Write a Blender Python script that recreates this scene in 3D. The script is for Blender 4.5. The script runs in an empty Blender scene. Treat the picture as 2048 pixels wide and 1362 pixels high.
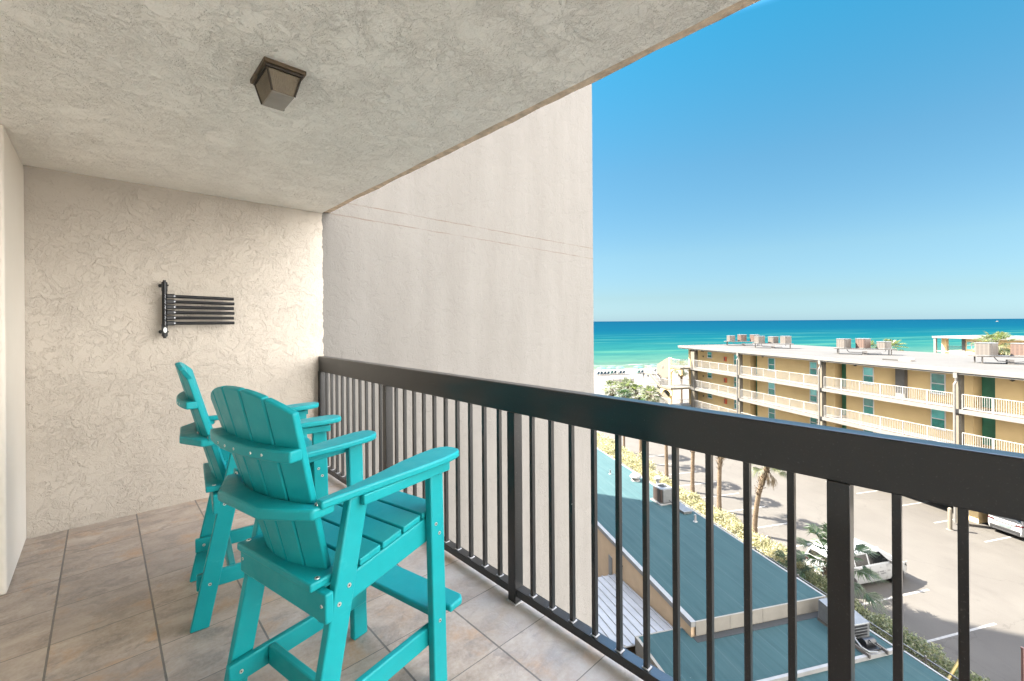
import bpy, bmesh, math, random
import numpy as np
from mathutils import Matrix, Vector

R = math.radians
scene = bpy.context.scene
COL = scene.collection

# ------------------------------------------------------------------ camera
GZ = 1.377 - 14.0                       # ground level; the balcony floor is z = 0
CAM = Vector((4.195, -1.464, 1.377))
cam_data = bpy.data.cameras.new("camera")
cam_data.sensor_width = 36.0
cam_data.lens = 15.346
cam_data.shift_y = -0.01807
cam_data.clip_start = 0.05
cam_data.clip_end = 80000
cam = bpy.data.objects.new("camera", cam_data)
cam.matrix_world = (Matrix.Translation(CAM) @ Matrix.Rotation(R(46.8), 4, 'Z')
                    @ Matrix.Rotation(R(90), 4, 'X') @ Matrix.Rotation(R(-0.4), 4, 'Z'))
COL.objects.link(cam)
scene.camera = cam

# ------------------------------------------------------------------ sky, sun, exposure
SUN_EL = R(48)
SKY_FILL = 3.3  # strength of the added fill patch in the sky
SUN_DIR = Vector((-0.914, -0.405, 0)).normalized()      # horizontal direction towards the sun
world = bpy.data.worlds.new("World")
scene.world = world
world.use_nodes = True
wn = world.node_tree
wn.nodes.clear()
sky = wn.nodes.new('ShaderNodeTexSky')
sky.sky_type = 'NISHITA'
sky.sun_disc = False
sky.sun_elevation = SUN_EL
sky.sun_rotation = math.atan2(SUN_DIR.x, SUN_DIR.y)
sky.altitude = 0
sky.air_density = 1.0
sky.dust_density = 0.3
sky.ozone_density = 2.0
bg = wn.nodes.new('ShaderNodeBackground')
bg.inputs['Strength'].default_value = 0.15
wo = wn.nodes.new('ShaderNodeOutputWorld')
# deepen the Nishita blue low down; brightening added high up, out of view, lights the balcony
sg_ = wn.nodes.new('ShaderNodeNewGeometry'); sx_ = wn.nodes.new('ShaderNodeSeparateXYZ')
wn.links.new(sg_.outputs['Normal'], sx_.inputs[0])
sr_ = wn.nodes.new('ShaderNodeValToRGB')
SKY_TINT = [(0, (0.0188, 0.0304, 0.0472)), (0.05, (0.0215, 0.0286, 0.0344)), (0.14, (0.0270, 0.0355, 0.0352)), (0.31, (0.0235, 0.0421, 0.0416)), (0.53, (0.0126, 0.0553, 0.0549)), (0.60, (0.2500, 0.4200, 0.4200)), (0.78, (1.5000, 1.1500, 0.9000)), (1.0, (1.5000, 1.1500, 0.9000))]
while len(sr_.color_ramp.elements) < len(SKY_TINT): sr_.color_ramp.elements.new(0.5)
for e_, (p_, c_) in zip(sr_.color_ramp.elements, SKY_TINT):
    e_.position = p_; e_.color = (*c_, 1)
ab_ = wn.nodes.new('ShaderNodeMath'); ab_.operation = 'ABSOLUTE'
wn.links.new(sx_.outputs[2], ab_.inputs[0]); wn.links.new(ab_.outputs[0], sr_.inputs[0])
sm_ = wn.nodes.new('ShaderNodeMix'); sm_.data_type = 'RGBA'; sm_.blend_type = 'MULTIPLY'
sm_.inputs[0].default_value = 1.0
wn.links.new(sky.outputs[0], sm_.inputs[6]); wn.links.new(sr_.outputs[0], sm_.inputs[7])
# unseen bright sky patch added right of the view to light the balcony
dt_ = wn.nodes.new('ShaderNodeVectorMath'); dt_.operation = 'DOT_PRODUCT'
dt_.inputs[1].default_value = (-0.944, 0.33, 0.0)      # the world's Normal points back at the viewer
wn.links.new(sg_.outputs['Normal'], dt_.inputs[0])
cm_ = wn.nodes.new('ShaderNodeMapRange'); cm_.interpolation_type = 'SMOOTHSTEP'
cm_.inputs[1].default_value = -0.12; cm_.inputs[2].default_value = 0.45
wn.links.new(dt_.outputs['Value'], cm_.inputs[0])
cc_ = wn.nodes.new('ShaderNodeMix'); cc_.data_type = 'RGBA'
wn.links.new(cm_.outputs[0], cc_.inputs[0]); wn.links.new(sm_.outputs[2], cc_.inputs[6])
cc_.inputs[7].default_value = (SKY_FILL, SKY_FILL*0.97, SKY_FILL*0.93, 1)
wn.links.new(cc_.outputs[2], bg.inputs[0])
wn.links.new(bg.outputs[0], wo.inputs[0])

sun_data = bpy.data.lights.new("sun", 'SUN')
sun_data.energy = 2.7
sun_data.angle = R(0.5)
sun_data.color = (1.0, 0.93, 0.82)
sun = bpy.data.objects.new("sun", sun_data)
sd = Vector((SUN_DIR.x * math.cos(SUN_EL), SUN_DIR.y * math.cos(SUN_EL), math.sin(SUN_EL)))
sun.rotation_euler = sd.to_track_quat('Z', 'Y').to_euler()
sun.location = (0, 0, 60)
COL.objects.link(sun)

scene.view_settings.view_transform = 'Standard'
scene.view_settings.look = 'None'
scene.view_settings.gamma = 1
scene.view_settings.exposure = 4.87
scene.cycles.max_bounces = 10
scene.cycles.diffuse_bounces = 6

# ------------------------------------------------------------------ local frame of the ground, the parking lot and the far buildings
ANG = R(29.3)
UX, UY = math.cos(ANG), -math.sin(ANG)
VX, VY = math.sin(ANG), math.cos(ANG)
P0X, P0Y = -2.65, 13.46
def LW(a, b, z=0.0):
    return Vector((P0X + a * UX + b * VX, P0Y + a * UY + b * VY, GZ + z))

# ------------------------------------------------------------------ mesh helpers
class MB:
    """collects shapes for ONE mesh object"""
    def __init__(s):
        s.v = []; s.f = []
    def add(s, vs, fs, M=None):
        n = len(s.v)
        if M is not None:
            vs = [tuple(M @ Vector(p)) for p in vs]
        s.v += [tuple(p) for p in vs]
        s.f += [tuple(i + n for i in f) for f in fs]
        return s
    def box(s, x0, x1, y0, y1, z0, z1, M=None):
        vs = [(x0,y0,z0),(x1,y0,z0),(x1,y1,z0),(x0,y1,z0),(x0,y0,z1),(x1,y0,z1),(x1,y1,z1),(x0,y1,z1)]
        return s.add(vs, [(0,3,2,1),(4,5,6,7),(0,1,5,4),(1,2,6,5),(2,3,7,6),(3,0,4,7)], M)
    def bar(s, p0, p1, w, d, up=(0,0,1)):
        """square bar from p0 to p1, w across, d along 'up' side"""
        p0 = Vector(p0); p1 = Vector(p1); t = (p1-p0).normalized(); up = Vector(up)
        sx = t.cross(up)
        if sx.length < 1e-6: sx = t.cross(Vector((1,0,0)))
        sx.normalize(); sy = sx.cross(t).normalized()
        vs = []
        for p in (p0, p1):
            for a, b in ((-1,-1),(1,-1),(1,1),(-1,1)):
                vs.append(p + sx*a*w/2 + sy*b*d/2)
        return s.add(vs, [(0,1,2,3),(7,6,5,4),(0,4,5,1),(1,5,6,2),(2,6,7,3),(3,7,4,0)])
    def hexa(s, a, b):
        """two quads a, b (4 points each) joined into a solid"""
        return s.add(list(a)+list(b), [(3,2,1,0),(4,5,6,7),(0,1,5,4),(1,2,6,5),(2,3,7,6),(3,0,4,7)])
    def prism(s, pts, h0, h1, fn=None):
        """outline pts (2D) swept from h0 to h1; fn maps (x, y, h) to 3D"""
        if fn is None: fn = lambda x, y, h: (x, y, h)
        n = len(pts)
        vs = [fn(x, y, h0) for x, y in pts] + [fn(x, y, h1) for x, y in pts]
        fs = [tuple(range(n-1,-1,-1)), tuple(range(n, 2*n))]
        fs += [(i, (i+1) % n, n+(i+1) % n, n+i) for i in range(n)]
        return s.add(vs, fs)
    def cyl(s, p0, p1, r0, r1=None, n=12, caps=True):
        if r1 is None: r1 = r0
        p0 = Vector(p0); p1 = Vector(p1); t = (p1-p0).normalized()
        a = t.orthogonal().normalized(); b = t.cross(a)
        vs = []
        for p, r in ((p0, r0), (p1, r1)):
            for i in range(n):
                q = 2*math.pi*i/n
                vs.append(p + a*(r*math.cos(q)) + b*(r*math.sin(q)))
        fs = [(i, (i+1) % n, n+(i+1) % n, n+i) for i in range(n)]
        if caps: fs += [tuple(range(n-1,-1,-1)), tuple(range(n, 2*n))]
        return s.add(vs, fs)
    def tube(s, pts, rad, n=8):
        """tube through pts with a radius or a list of radii"""
        pts = [Vector(p) for p in pts]
        rr = rad if isinstance(rad, (list, tuple)) else [rad]*len(pts)
        base = len(s.v); a = None
        for i, p in enumerate(pts):
            t = (pts[min(i+1, len(pts)-1)] - pts[max(i-1, 0)]).normalized()
            a = t.orthogonal().normalized() if a is None else (a - t*a.dot(t)).normalized()
            b = t.cross(a)
            for k in range(n):
                q = 2*math.pi*k/n
                s.v.append(tuple(p + a*(rr[i]*math.cos(q)) + b*(rr[i]*math.sin(q))))
        for i in range(len(pts)-1):
            for k in range(n):
                o = base + i*n
                s.f.append((o+k, o+(k+1) % n, o+n+(k+1) % n, o+n+k))
        s.f.append(tuple(base+k for k in range(n-1,-1,-1)))
        s.f.append(tuple(base+(len(pts)-1)*n+k for k in range(n)))
        return s
    def lathe(s, prof, n=20, M=None):
        vs = []; fs = []
        for r, z in prof:
            for k in range(n):
                q = 2*math.pi*k/n
                vs.append((r*math.cos(q), r*math.sin(q), z))
        for i in range(len(prof)-1):
            for k in range(n):
                fs.append((i*n+k, i*n+(k+1) % n, (i+1)*n+(k+1) % n, (i+1)*n+k))
        fs.append(tuple(range(n-1,-1,-1))); fs.append(tuple((len(prof)-1)*n+k for k in range(n)))
        return s.add(vs, fs, M)
    def build(s, name, mat, parent=None, bevel=0, seg=2, smooth=False, loc=None, rotz=None):
        me = bpy.data.meshes.new(name)
        me.from_pydata([tuple(p) for p in s.v], [], s.f)
        bm = bmesh.new(); bm.from_mesh(me)
        bmesh.ops.recalc_face_normals(bm, faces=bm.faces)
        bm.to_mesh(me); bm.free()
        if mat: me.materials.append(mat)
        o = bpy.data.objects.new(name, me)
        COL.objects.link(o)
        if parent: o.parent = parent
        if loc is not None: o.location = loc
        if rotz is not None: o.rotation_euler = (0, 0, rotz)
        if bevel:
            m = o.modifiers.new("bevel", 'BEVEL'); m.width = bevel; m.segments = seg
            m.limit_method = 'ANGLE'; m.angle_limit = R(35)
            smooth = True
        if smooth:
            for p in me.polygons: p.use_smooth = True
            try:
                me.set_sharp_from_angle(angle=R(40))
            except Exception: pass
        return o

def empty(name, loc=(0,0,0), rotz=0.0):
    o = bpy.data.objects.new(name, None); COL.objects.link(o)
    o.location = loc; o.rotation_euler = (0, 0, rotz); o.empty_display_size = 0.2
    return o
def tag(o, label, cat, group=None):
    o['label'] = label; o['category'] = cat
    if group: o['group'] = group
    return o
def struct(o):
    o['kind'] = 'structure'; return o
def lroot(name, a, b, z=0.0, rot=0.0):
    return empty(name, LW(a, b, z), -ANG + rot)
def copy_tree(o, parent=None):
    c = o.copy(); COL.objects.link(c)
    if parent: c.parent = parent
    for ch in list(o.children):
        copy_tree(ch, c)
    return c
def link_mesh(name, verts, faces, mat, parent=None):
    me = bpy.data.meshes.new(name); me.from_pydata(verts, [], faces); me.update()
    me.materials.append(mat)
    o = bpy.data.objects.new(name, me); COL.objects.link(o)
    if parent: o.parent = parent
    return o

# ------------------------------------------------------------------ material helpers
ALB = 1.0      # base colours below are written relative to white; the sunlit outdoors uses a lower scale
class NT:
    """small shorthand for node trees"""
    def __init__(s, name):
        s.m = bpy.data.materials.new(name); s.m.use_nodes = True
        s.t = s.m.node_tree; s.t.nodes.clear()
        s.out = s.t.nodes.new('ShaderNodeOutputMaterial')
        s.p = s.t.nodes.new('ShaderNodeBsdfPrincipled')
        s.t.links.new(s.p.outputs[0], s.out.inputs[0])
    def n(s, typ, **kw):
        nd = s.t.nodes.new(typ)
        for k, v in kw.items(): setattr(nd, k, v)
        return nd
    def set(s, sock, val):
        if hasattr(val, 'is_output') or isinstance(val, bpy.types.NodeSocket): s.t.links.new(val, sock)
        else: sock.default_value = val
    def coord(s, kind='Object'):
        return s.n('ShaderNodeTexCoord').outputs[kind]
    def mapping(s, vec, scale=(1,1,1), loc=(0,0,0), rot=(0,0,0)):
        m = s.n('ShaderNodeMapping'); s.set(m.inputs[0], vec)
        m.inputs['Scale'].default_value = scale; m.inputs['Location'].default_value = loc; m.inputs['Rotation'].default_value = rot
        return m.outputs[0]
    def noise(s, vec, scale, detail=4, rough=0.55, dist=0.0, out='Fac'):
        m = s.n('ShaderNodeTexNoise'); s.set(m.inputs['Vector'], vec); s.set(m.inputs['Scale'], scale)
        m.inputs['Detail'].default_value = detail; m.inputs['Roughness'].default_value = rough; m.inputs['Distortion'].default_value = dist
        return m.outputs[out]
    def voro(s, vec, scale, feature='F1', rnd=1.0, out='Distance'):
        m = s.n('ShaderNodeTexVoronoi', feature=feature); s.set(m.inputs['Vector'], vec); m.inputs['Scale'].default_value = scale
        m.inputs['Randomness'].default_value = rnd
        return m.outputs[out]
    def ramp(s, fac, stops, interp='LINEAR'):
        r = s.n('ShaderNodeValToRGB'); s.set(r.inputs[0], fac); r.color_ramp.interpolation = interp
        els = r.color_ramp.elements
        while len(els) < len(stops): els.new(0.5)
        for e, (p, c) in zip(els, stops):
            e.position = p
            e.color = (c, c, c, 1) if isinstance(c, (int, float)) else (c[0], c[1], c[2], 1)
        return r.outputs[0]
    def math(s, op, a, b=0.0, c=0.0, clamp=False):
        m = s.n('ShaderNodeMath', operation=op); m.use_clamp = clamp
        s.set(m.inputs[0], a); s.set(m.inputs[1], b)
        if op in ('MULTIPLY_ADD', 'COMPARE', 'SMOOTH_MIN'): s.set(m.inputs[2], c)
        return m.outputs[0]
    def mix(s, fac, a, b, mode='MIX'):
        m = s.n('ShaderNodeMix', data_type='RGBA', blend_type=mode)
        s.set(m.inputs[0], fac)
        for i, v in ((6, a), (7, b)):
            if isinstance(v, (tuple, list)): v = (v[0], v[1], v[2], 1)
            s.set(m.inputs[i], v)
        return m.outputs[2]
    def sep(s, vec):
        m = s.n('ShaderNodeSeparateXYZ'); s.set(m.inputs[0], vec); return m.outputs
    def comb(s, x, y, z):
        m = s.n('ShaderNodeCombineXYZ')
        for i, v in enumerate((x, y, z)): s.set(m.inputs[i], v)
        return m.outputs[0]
    def bump(s, height, strength=0.5, dist=0.01, normal=None):
        b = s.n('ShaderNodeBump'); s.set(b.inputs['Height'], height)
        b.inputs['Strength'].default_value = strength; b.inputs['Distance'].default_value = dist
        if normal is not None: s.set(b.inputs['Normal'], normal)
        return b.outputs[0]
    def fin(s, color=None, rough=None, spec=None, metal=None, normal=None, **kw):
        if color is not None and ALB != 1.0:
            color = s.mix(1.0, color, (ALB, ALB, ALB), 'MULTIPLY')
        if color is not None:
            if isinstance(color, (tuple, list)): color = (color[0], color[1], color[2], 1)
            s.set(s.p.inputs['Base Color'], color)
        if rough is not None: s.set(s.p.inputs['Roughness'], rough)
        if spec is not None: s.set(s.p.inputs['Specular IOR Level'], spec)
        if metal is not None: s.set(s.p.inputs['Metallic'], metal)
        if normal is not None: s.set(s.p.inputs['Normal'], normal)
        for k, v in kw.items(): s.set(s.p.inputs[k], v)
        return s.m

def plain(name, c, rough=0.6, var=0.12, scale=3.0, spec=0.4, metal=0.0, bump=0.0, bscale=80, bdist=0.002):
    """paint-like material: one colour with slight worn variation"""
    k = NT(name); co = k.coord()
    f = k.noise(co, scale, 5, 0.6)
    c2 = tuple(max(0, x*(1-var)) for x in c); c3 = tuple(min(1, x*(1+var*0.5)) for x in c)
    col = k.ramp(f, [(0.3, c2), (0.7, c3)])
    nm = k.bump(k.noise(co, bscale, 4), bump, bdist) if bump else None
    return k.fin(col, rough, spec, metal, nm)

def stucco(name, c, c2, amount=1.0, scale=1.0, ridge=1.0, split=None, crevice_tint=(0.5,0.5,0.5), crevice_shade=0.0, pits=0.5):
    """skip-trowel stucco: smooth knocked-down islands with broken, shadowed edges"""
    k = NT(name); co = k.coord()
    warp = k.noise(co, 5*scale, 4, 0.6, out='Color')
    vm = k.n('ShaderNodeVectorMath', operation='MULTIPLY_ADD')
    k.set(vm.inputs[0], warp); vm.inputs[1].default_value = (0.22,)*3; k.set(vm.inputs[2], co)
    wv = vm.outputs[0]
    # thick overlapping trowel passes end in sharp lips
    isl = k.noise(wv, 5.5*scale, 7, 0.60, 0.2)
    lip1 = k.ramp(isl, [(0.455, 0.0), (0.475, 1.0)])
    lip2 = k.ramp(k.noise(k.mapping(wv, loc=(7,3,5)), 10*scale, 6, 0.62, 0.2), [(0.475, 0.0), (0.50, 1.0)])
    lip3 = k.ramp(k.noise(k.mapping(wv, loc=(1,9,2)), 21*scale, 5, 0.62, 0.2), [(0.46, 0.0), (0.50, 1.0)])
    area = k.ramp(k.noise(co, 2.3*scale, 3, 0.55), [(0.35, 0.45), (0.65, 1.0)])
    area2 = k.ramp(k.noise(k.mapping(co, loc=(4,4,4)), 3.1*scale, 3, 0.55), [(0.35, 0.25), (0.65, 1.0)])
    pit = k.noise(wv, 62*scale, 4, 0.7)
    pitm = k.ramp(pit, [(0.40, 0.0), (0.50, 1.0)])
    fine = k.noise(co, 150*scale, 3, 0.7)
    h = k.math('MULTIPLY', lip1, 0.9*ridge)
    h = k.math('ADD', h, k.math('MULTIPLY', k.math('MULTIPLY', lip2, area), 0.8*ridge))
    h = k.math('ADD', h, k.math('MULTIPLY', k.math('MULTIPLY', lip3, area2), 0.55*ridge))
    h = k.math('ADD', h, k.math('MULTIPLY', k.math('MULTIPLY', pitm, area2), pits))
    h = k.math('MULTIPLY_ADD', fine, 0.16, h)
    if split is not None:
        h = k.math('MULTIPLY', h, k.math('MULTIPLY_ADD', k.math('LESS_THAN', k.sep(co)[1], 0.045), 0.5, 0.5))
    nm = k.bump(h, min(1.0, amount), 0.0042)
    big = k.noise(co, 1.1, 4, 0.6)
    col = k.mix(k.ramp(big, [(0.3, 0.0), (0.7, 1.0)]), c, c2)
    if crevice_shade:  # crevice shading of pits and lips put into the colour
        cr = k.math('MULTIPLY', k.math('SUBTRACT', 1.0, pitm), area2)
        l2 = k.math('MULTIPLY', k.math('SUBTRACT', 1.0, lip2), k.math('MULTIPLY', area, 0.35))
        col = k.mix(k.math('MULTIPLY', k.math('MAXIMUM', cr, l2), crevice_shade), col, crevice_tint)
    if split is not None:
        col = split(k, co, col)
    return k.fin(col, 0.9, 0.2, 0, nm)
scene.cycles.use_denoising = True
try: scene.cycles.denoiser = 'OPENIMAGEDENOISE'
except Exception: pass
rng = random.Random(7)
nrng = np.random.default_rng(11)

# ================================================================== THE BALCONY
def wall_split(k, co, col):
    xyz = k.sep(co)
    wob = k.noise(co, 14, 3)
    y = k.math('MULTIPLY_ADD', k.math('SUBTRACT', wob, 0.5), 0.05, xyz[1])
    inside = k.math('LESS_THAN', y, 0.045)
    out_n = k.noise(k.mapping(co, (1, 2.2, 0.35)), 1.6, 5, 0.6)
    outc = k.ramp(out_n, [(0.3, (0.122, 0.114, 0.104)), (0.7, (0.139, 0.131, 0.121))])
    # two rusty hairlines left by the plaster joints
    for zz, sl in ((2.548, -0.002), (2.42, -0.0095)):
        zl = k.math('MULTIPLY_ADD', xyz[1], sl, zz)
        d = k.math('ABSOLUTE', k.math('SUBTRACT', k.math('MULTIPLY_ADD', k.math('SUBTRACT', k.noise(co, 5, 3), 0.5), 0.02, xyz[2]), zl))
        ln = k.math('LESS_THAN', d, 0.0055)
        ln = k.math('MULTIPLY', ln, k.ramp(k.noise(co, 4, 4), [(0.35, 0.1), (0.6, 0.62)]))
        outc = k.mix(ln, outc, (0.082, 0.056, 0.036))
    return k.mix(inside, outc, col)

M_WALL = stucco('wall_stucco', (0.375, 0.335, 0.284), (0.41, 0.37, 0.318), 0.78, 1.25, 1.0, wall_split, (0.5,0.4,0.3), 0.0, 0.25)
M_CEIL = stucco('ceiling_stucco', (0.945, 0.91, 0.84), (0.955, 0.925, 0.865), 0.9, 1.35, 1.0, None, (0.52, 0.46, 0.38), 0.30, 0.35)
M_CREAM = stucco('cream_stucco', (0.82, 0.78, 0.71), (0.87, 0.83, 0.77), 0.8, 1.3, 1.0)
M_SMOOTH = stucco('smooth_pillar_paint', (0.60, 0.545, 0.47), (0.64, 0.59, 0.52), 0.25, 2.0, 0.2)
M_CONC = plain('raw_concrete_edge', (0.72, 0.57, 0.43), 0.9, 0.35, 18, 0.2, 0, 0.8, 90, 0.006)

def tile_material():
    k = NT('slate_look_tile'); co = k.coord()
    x, y, z = k.sep(co)
    px, py = 0.336, 0.348
    tx = k.math('DIVIDE', k.math('SUBTRACT', x, 0.451), px)
    ty = k.math('DIVIDE', k.math('ADD', y, 1.289), py)
    ix = k.math('FLOOR', tx); iy = k.math('FLOOR', ty)
    fx = k.math('ABSOLUTE', k.math('SUBTRACT', k.math('FRACT', tx), 0.5))
    fy = k.math('ABSOLUTE', k.math('SUBTRACT', k.math('FRACT', ty), 0.5))
    gw = k.noise(co, 30, 2)
    wid = k.math('MULTIPLY_ADD', k.math('SUBTRACT', gw, 0.5), 0.006, 0.4925)
    gx = k.math('GREATER_THAN', fx, k.math('ADD', wid, 0.0015)); gy = k.math('GREATER_THAN', fy, k.math('SUBTRACT', wid, 0.0035))
    grout = k.math('MAXIMUM', gx, gy)
    wn_ = k.n('ShaderNodeTexWhiteNoise', noise_dimensions='2D')
    k.set(wn_.inputs['Vector'], k.comb(ix, iy, 0.0)); rv = wn_.outputs['Value']; rc = wn_.outputs['Color']
    off = k.n('ShaderNodeVectorMath', operation='MULTIPLY_ADD')
    k.set(off.inputs[0], rc); off.inputs[1].default_value = (9, 9, 9); k.set(off.inputs[2], co)
    v = off.outputs[0]
    sl = k.mapping(v, (1.75, 0.9, 1.0), (0, 0, 0), (0, 0, 0.2))
    big = k.noise(sl, 5.0, 8, 0.66, 0.35)
    layer = k.noise(k.mapping(v, (1.4, 0.85, 1.0), (3, 1, 0), (0, 0, -0.2)), 7, 6, 0.6, 0.8)
    rust = k.noise(v, 4.5, 4, 0.6, 0.4)
    fine = k.noise(v, 70, 5, 0.7)
    col = k.ramp(big, [(0.26, (0.17, 0.138, 0.115)), (0.43, (0.29, 0.228, 0.178)), (0.56, (0.365, 0.295, 0.235)), (0.76, (0.49, 0.415, 0.34))])
    col = k.mix(k.ramp(rust, [(0.54, 0.0), (0.68, 0.7)]), col, (0.42, 0.235, 0.11))
    col = k.mix(k.ramp(layer, [(0.38, 0.55), (0.47, 0.0)]), col, (0.175, 0.145, 0.125))
    col = k.mix(k.math('MULTIPLY', k.ramp(fine, [(0.4, 0.0), (0.75, 1.0)]), 0.35), col, (0.52, 0.47, 0.41))
    col = k.mix(k.math('MULTIPLY_ADD', rv, 0.55, -0.15, clamp=True), col, (0.27, 0.225, 0.19))
    # chalky salt haze along the drip edge
    haz = k.math('MULTIPLY', k.ramp(y, [(0.0, 0.0), (1.0, 1.0)]), 1.0)
    edge = k.n('ShaderNodeMapRange'); k.set(edge.inputs[0], y); edge.inputs[1].default_value = -0.42; edge.inputs[2].default_value = 0.03
    ed = k.math('MULTIPLY', edge.outputs[0], k.ramp(k.noise(co, 5, 5), [(0.35, 0.0), (0.65, 0.75)]))
    col = k.mix(ed, col, (0.40, 0.39, 0.37))
    col = k.mix(grout, col, k.mix(k.noise(co, 12, 3), (0.10, 0.088, 0.075), (0.17, 0.15, 0.13)))
    h = k.math('MULTIPLY_ADD', k.ramp(layer, [(0.42, 0.0), (0.47, 0.5), (0.55, 1.0)]), 0.5, k.math('MULTIPLY', big, 1.2))
    h = k.math('MULTIPLY_ADD', fine, 0.3, h)
    h = k.math('MULTIPLY_ADD', grout, -1.4, h)
    nm = k.bump(h, 0.55, 0.004)
    ro = k.ramp(big, [(0.3, 0.42), (0.7, 0.62)])
    return k.fin(col, ro, 0.4, 0, nm)
M_TILE = tile_material()

fl = MB(); fl.box(-0.02, 12.0, -3.0, 0.075, -0.18, 0.0)
struct(fl.build('floor', M_TILE))

# ceiling: stucco skin with a broken lip, raw concrete drip edge outside it
def ragged(x0, x1, y, n, amp):
    pts = []; o = 0
    for i in range(n+1):
        o = 0.75*o + rng.uniform(-amp, amp)
        pts.append((x0 + (x1-x0)*i/n, y + o))
    return pts
c1 = MB(); c1.prism([(-0.02, -3.0), (12.0, -3.0)] + ragged(-0.02, 12.0, 0.045, 170, 0.0035)[::-1], 2.41, 2.445)
ceil = c1.build('ceiling', M_CEIL); struct(ceil)
c2 = MB(); c2.prism([(-0.02, -3.0), (12.0, -3.0)] + ragged(-0.02, 12.0, 0.108, 200, 0.0035)[::-1], 2.424, 2.62)
c2o = c2.build('concrete_edge', M_CONC); c2o.parent = ceil

# end wall: runs from the back of the balcony far out past the railing
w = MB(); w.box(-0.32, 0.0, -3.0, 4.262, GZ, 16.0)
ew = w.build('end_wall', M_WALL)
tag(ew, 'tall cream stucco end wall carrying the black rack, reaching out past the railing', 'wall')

# smooth pillar strip at the far left and the recessed rough wall behind it
p = MB(); p.box(0.0, 0.79, -2.25, -1.826, 0.0, 2.41)
po = p.build('pillar', M_SMOOTH, bevel=0.012)
tag(po, 'smooth off white pillar in the left corner beside the textured wall', 'pillar')
b = MB(); b.box(0.79, 12.0, -2.45, -2.25, 0.0, 2.41)
bo = b.build('back_wall', M_CREAM)
tag(bo, 'rough cream stucco wall recessed left of the smooth corner pillar', 'wall')

# the condominium block itself: its mass stands behind and beyond the end wall and shades the roofs below
tower = empty('condo_tower', LW(0, 0, 0)); tower.location = (-22, -9, GZ)
tag(tower, 'pale stucco condominium block that the balcony belongs to, standing left behind the end wall', 'building')
M_TOWER = stucco('tower_stucco', (0.70, 0.66, 0.60), (0.76, 0.72, 0.66), 0.6, 1.0, 0.6)
M_GLASSD = plain('dark_window_glass', (0.05, 0.07, 0.08), 0.12, 0.1, 2, 0.5)
t = MB(); t.box(-30, 34, -12, 6.5, 0, 32); t.build('wall', M_TOWER, tower)
t = MB(); t.box(-8, 5.6, 6.53, 21.4, 0, 46); wing = t.build('wing_wall', M_TOWER, tower)
for i in range(10):
    z0 = 1.0 + i*3.1
    for j in range(5):
        y0 = 7.6 + j*2.7
        g = MB(); g.box(5.601, 5.64, y0, y0+1.8, z0, z0+1.5); g.build('window', M_GLASSD, wing)

# ---- railing
k = NT('dark_bronze_paint'); co = k.coord()
f = k.noise(co, 2.5, 5, 0.6)
col = k.ramp(f, [(0.3, (0.0055, 0.006, 0.0065)), (0.7, (0.0088, 0.009, 0.0091))])
chip = k.math('GREATER_THAN', k.noise(co, 38, 3, 0.5), 0.765)
col = k.mix(chip, col, (0.30, 0.29, 0.28))
dust = k.ramp(k.noise(co, 160, 2), [(0.62, 0.0), (0.8, 0.35)])
col = k.mix(dust, col, (0.10, 0.10, 0.10))
M_RAIL = k.fin(col, 0.42, 0.3, 0, k.bump(k.noise(co, 220, 3), 0.08, 0.001), **{'Coat Weight': 0.45, 'Coat IOR': 1.55, 'Coat Roughness': 0.14})
M_WELD = plain('bare_grey_weld', (0.33, 0.33, 0.34), 0.7, 0.3, 30)

rail = empty('balcony_railing', (2.6, 0.025, 0.0))
tag(rail, 'dark bronze metal railing with thin square balusters and a deep flat top rail', 'railing')
def rl(mb, name, mat=None, bevel=0.0015):
    o = mb.build(name, mat or M_RAIL, None, bevel=bevel)
    o.parent = rail; o.matrix_parent_inverse = Matrix.Translation((-2.6, -0.025, 0))
    return o
m = MB(); m.box(0.002, 9.5, 0.0, 0.056, 0.932, 1.072); rl(m, 'top_rail', bevel=0.004)
posts = [0.004, 1.282, 2.600, 3.908, 5.216, 6.524, 7.83]
PW = 0.052
for i, x in enumerate(posts):
    m = MB(); m.box(x, x+PW, -0.006, 0.048, 0.0, 0.934); po_ = rl(m, 'post', bevel=0.002)
    d = MB(); d.box(x-0.006, x+PW+0.006, -0.013, 0.054, 0.0, 0.006)
    wl = d.build('weld', M_WELD); wl.parent = po_
    if i+1 < len(posts):
        x0 = x+PW; x1 = posts[i+1]
        m = MB(); m.box(x0, x1, 0.001, 0.050, 0.036, 0.074); rl(m, 'bottom_rail')
        n = 10
        for j in range(n):
            xc = x + PW/2 + (x1-x)*(j+1)/(n+1) + rng.uniform(-0.002, 0.002)
            m = MB(); m.box(xc-0.0095, xc+0.0095, 0.014, 0.034, 0.074, 0.933)
            bo_ = rl(m, 'baluster', bevel=0.001)
            d = MB(); d.box(xc-0.014, xc+0.014, 0.0095, 0.0385, 0.074, 0.0775)
            wl = d.build('weld', M_WELD); wl.parent = bo_

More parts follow.
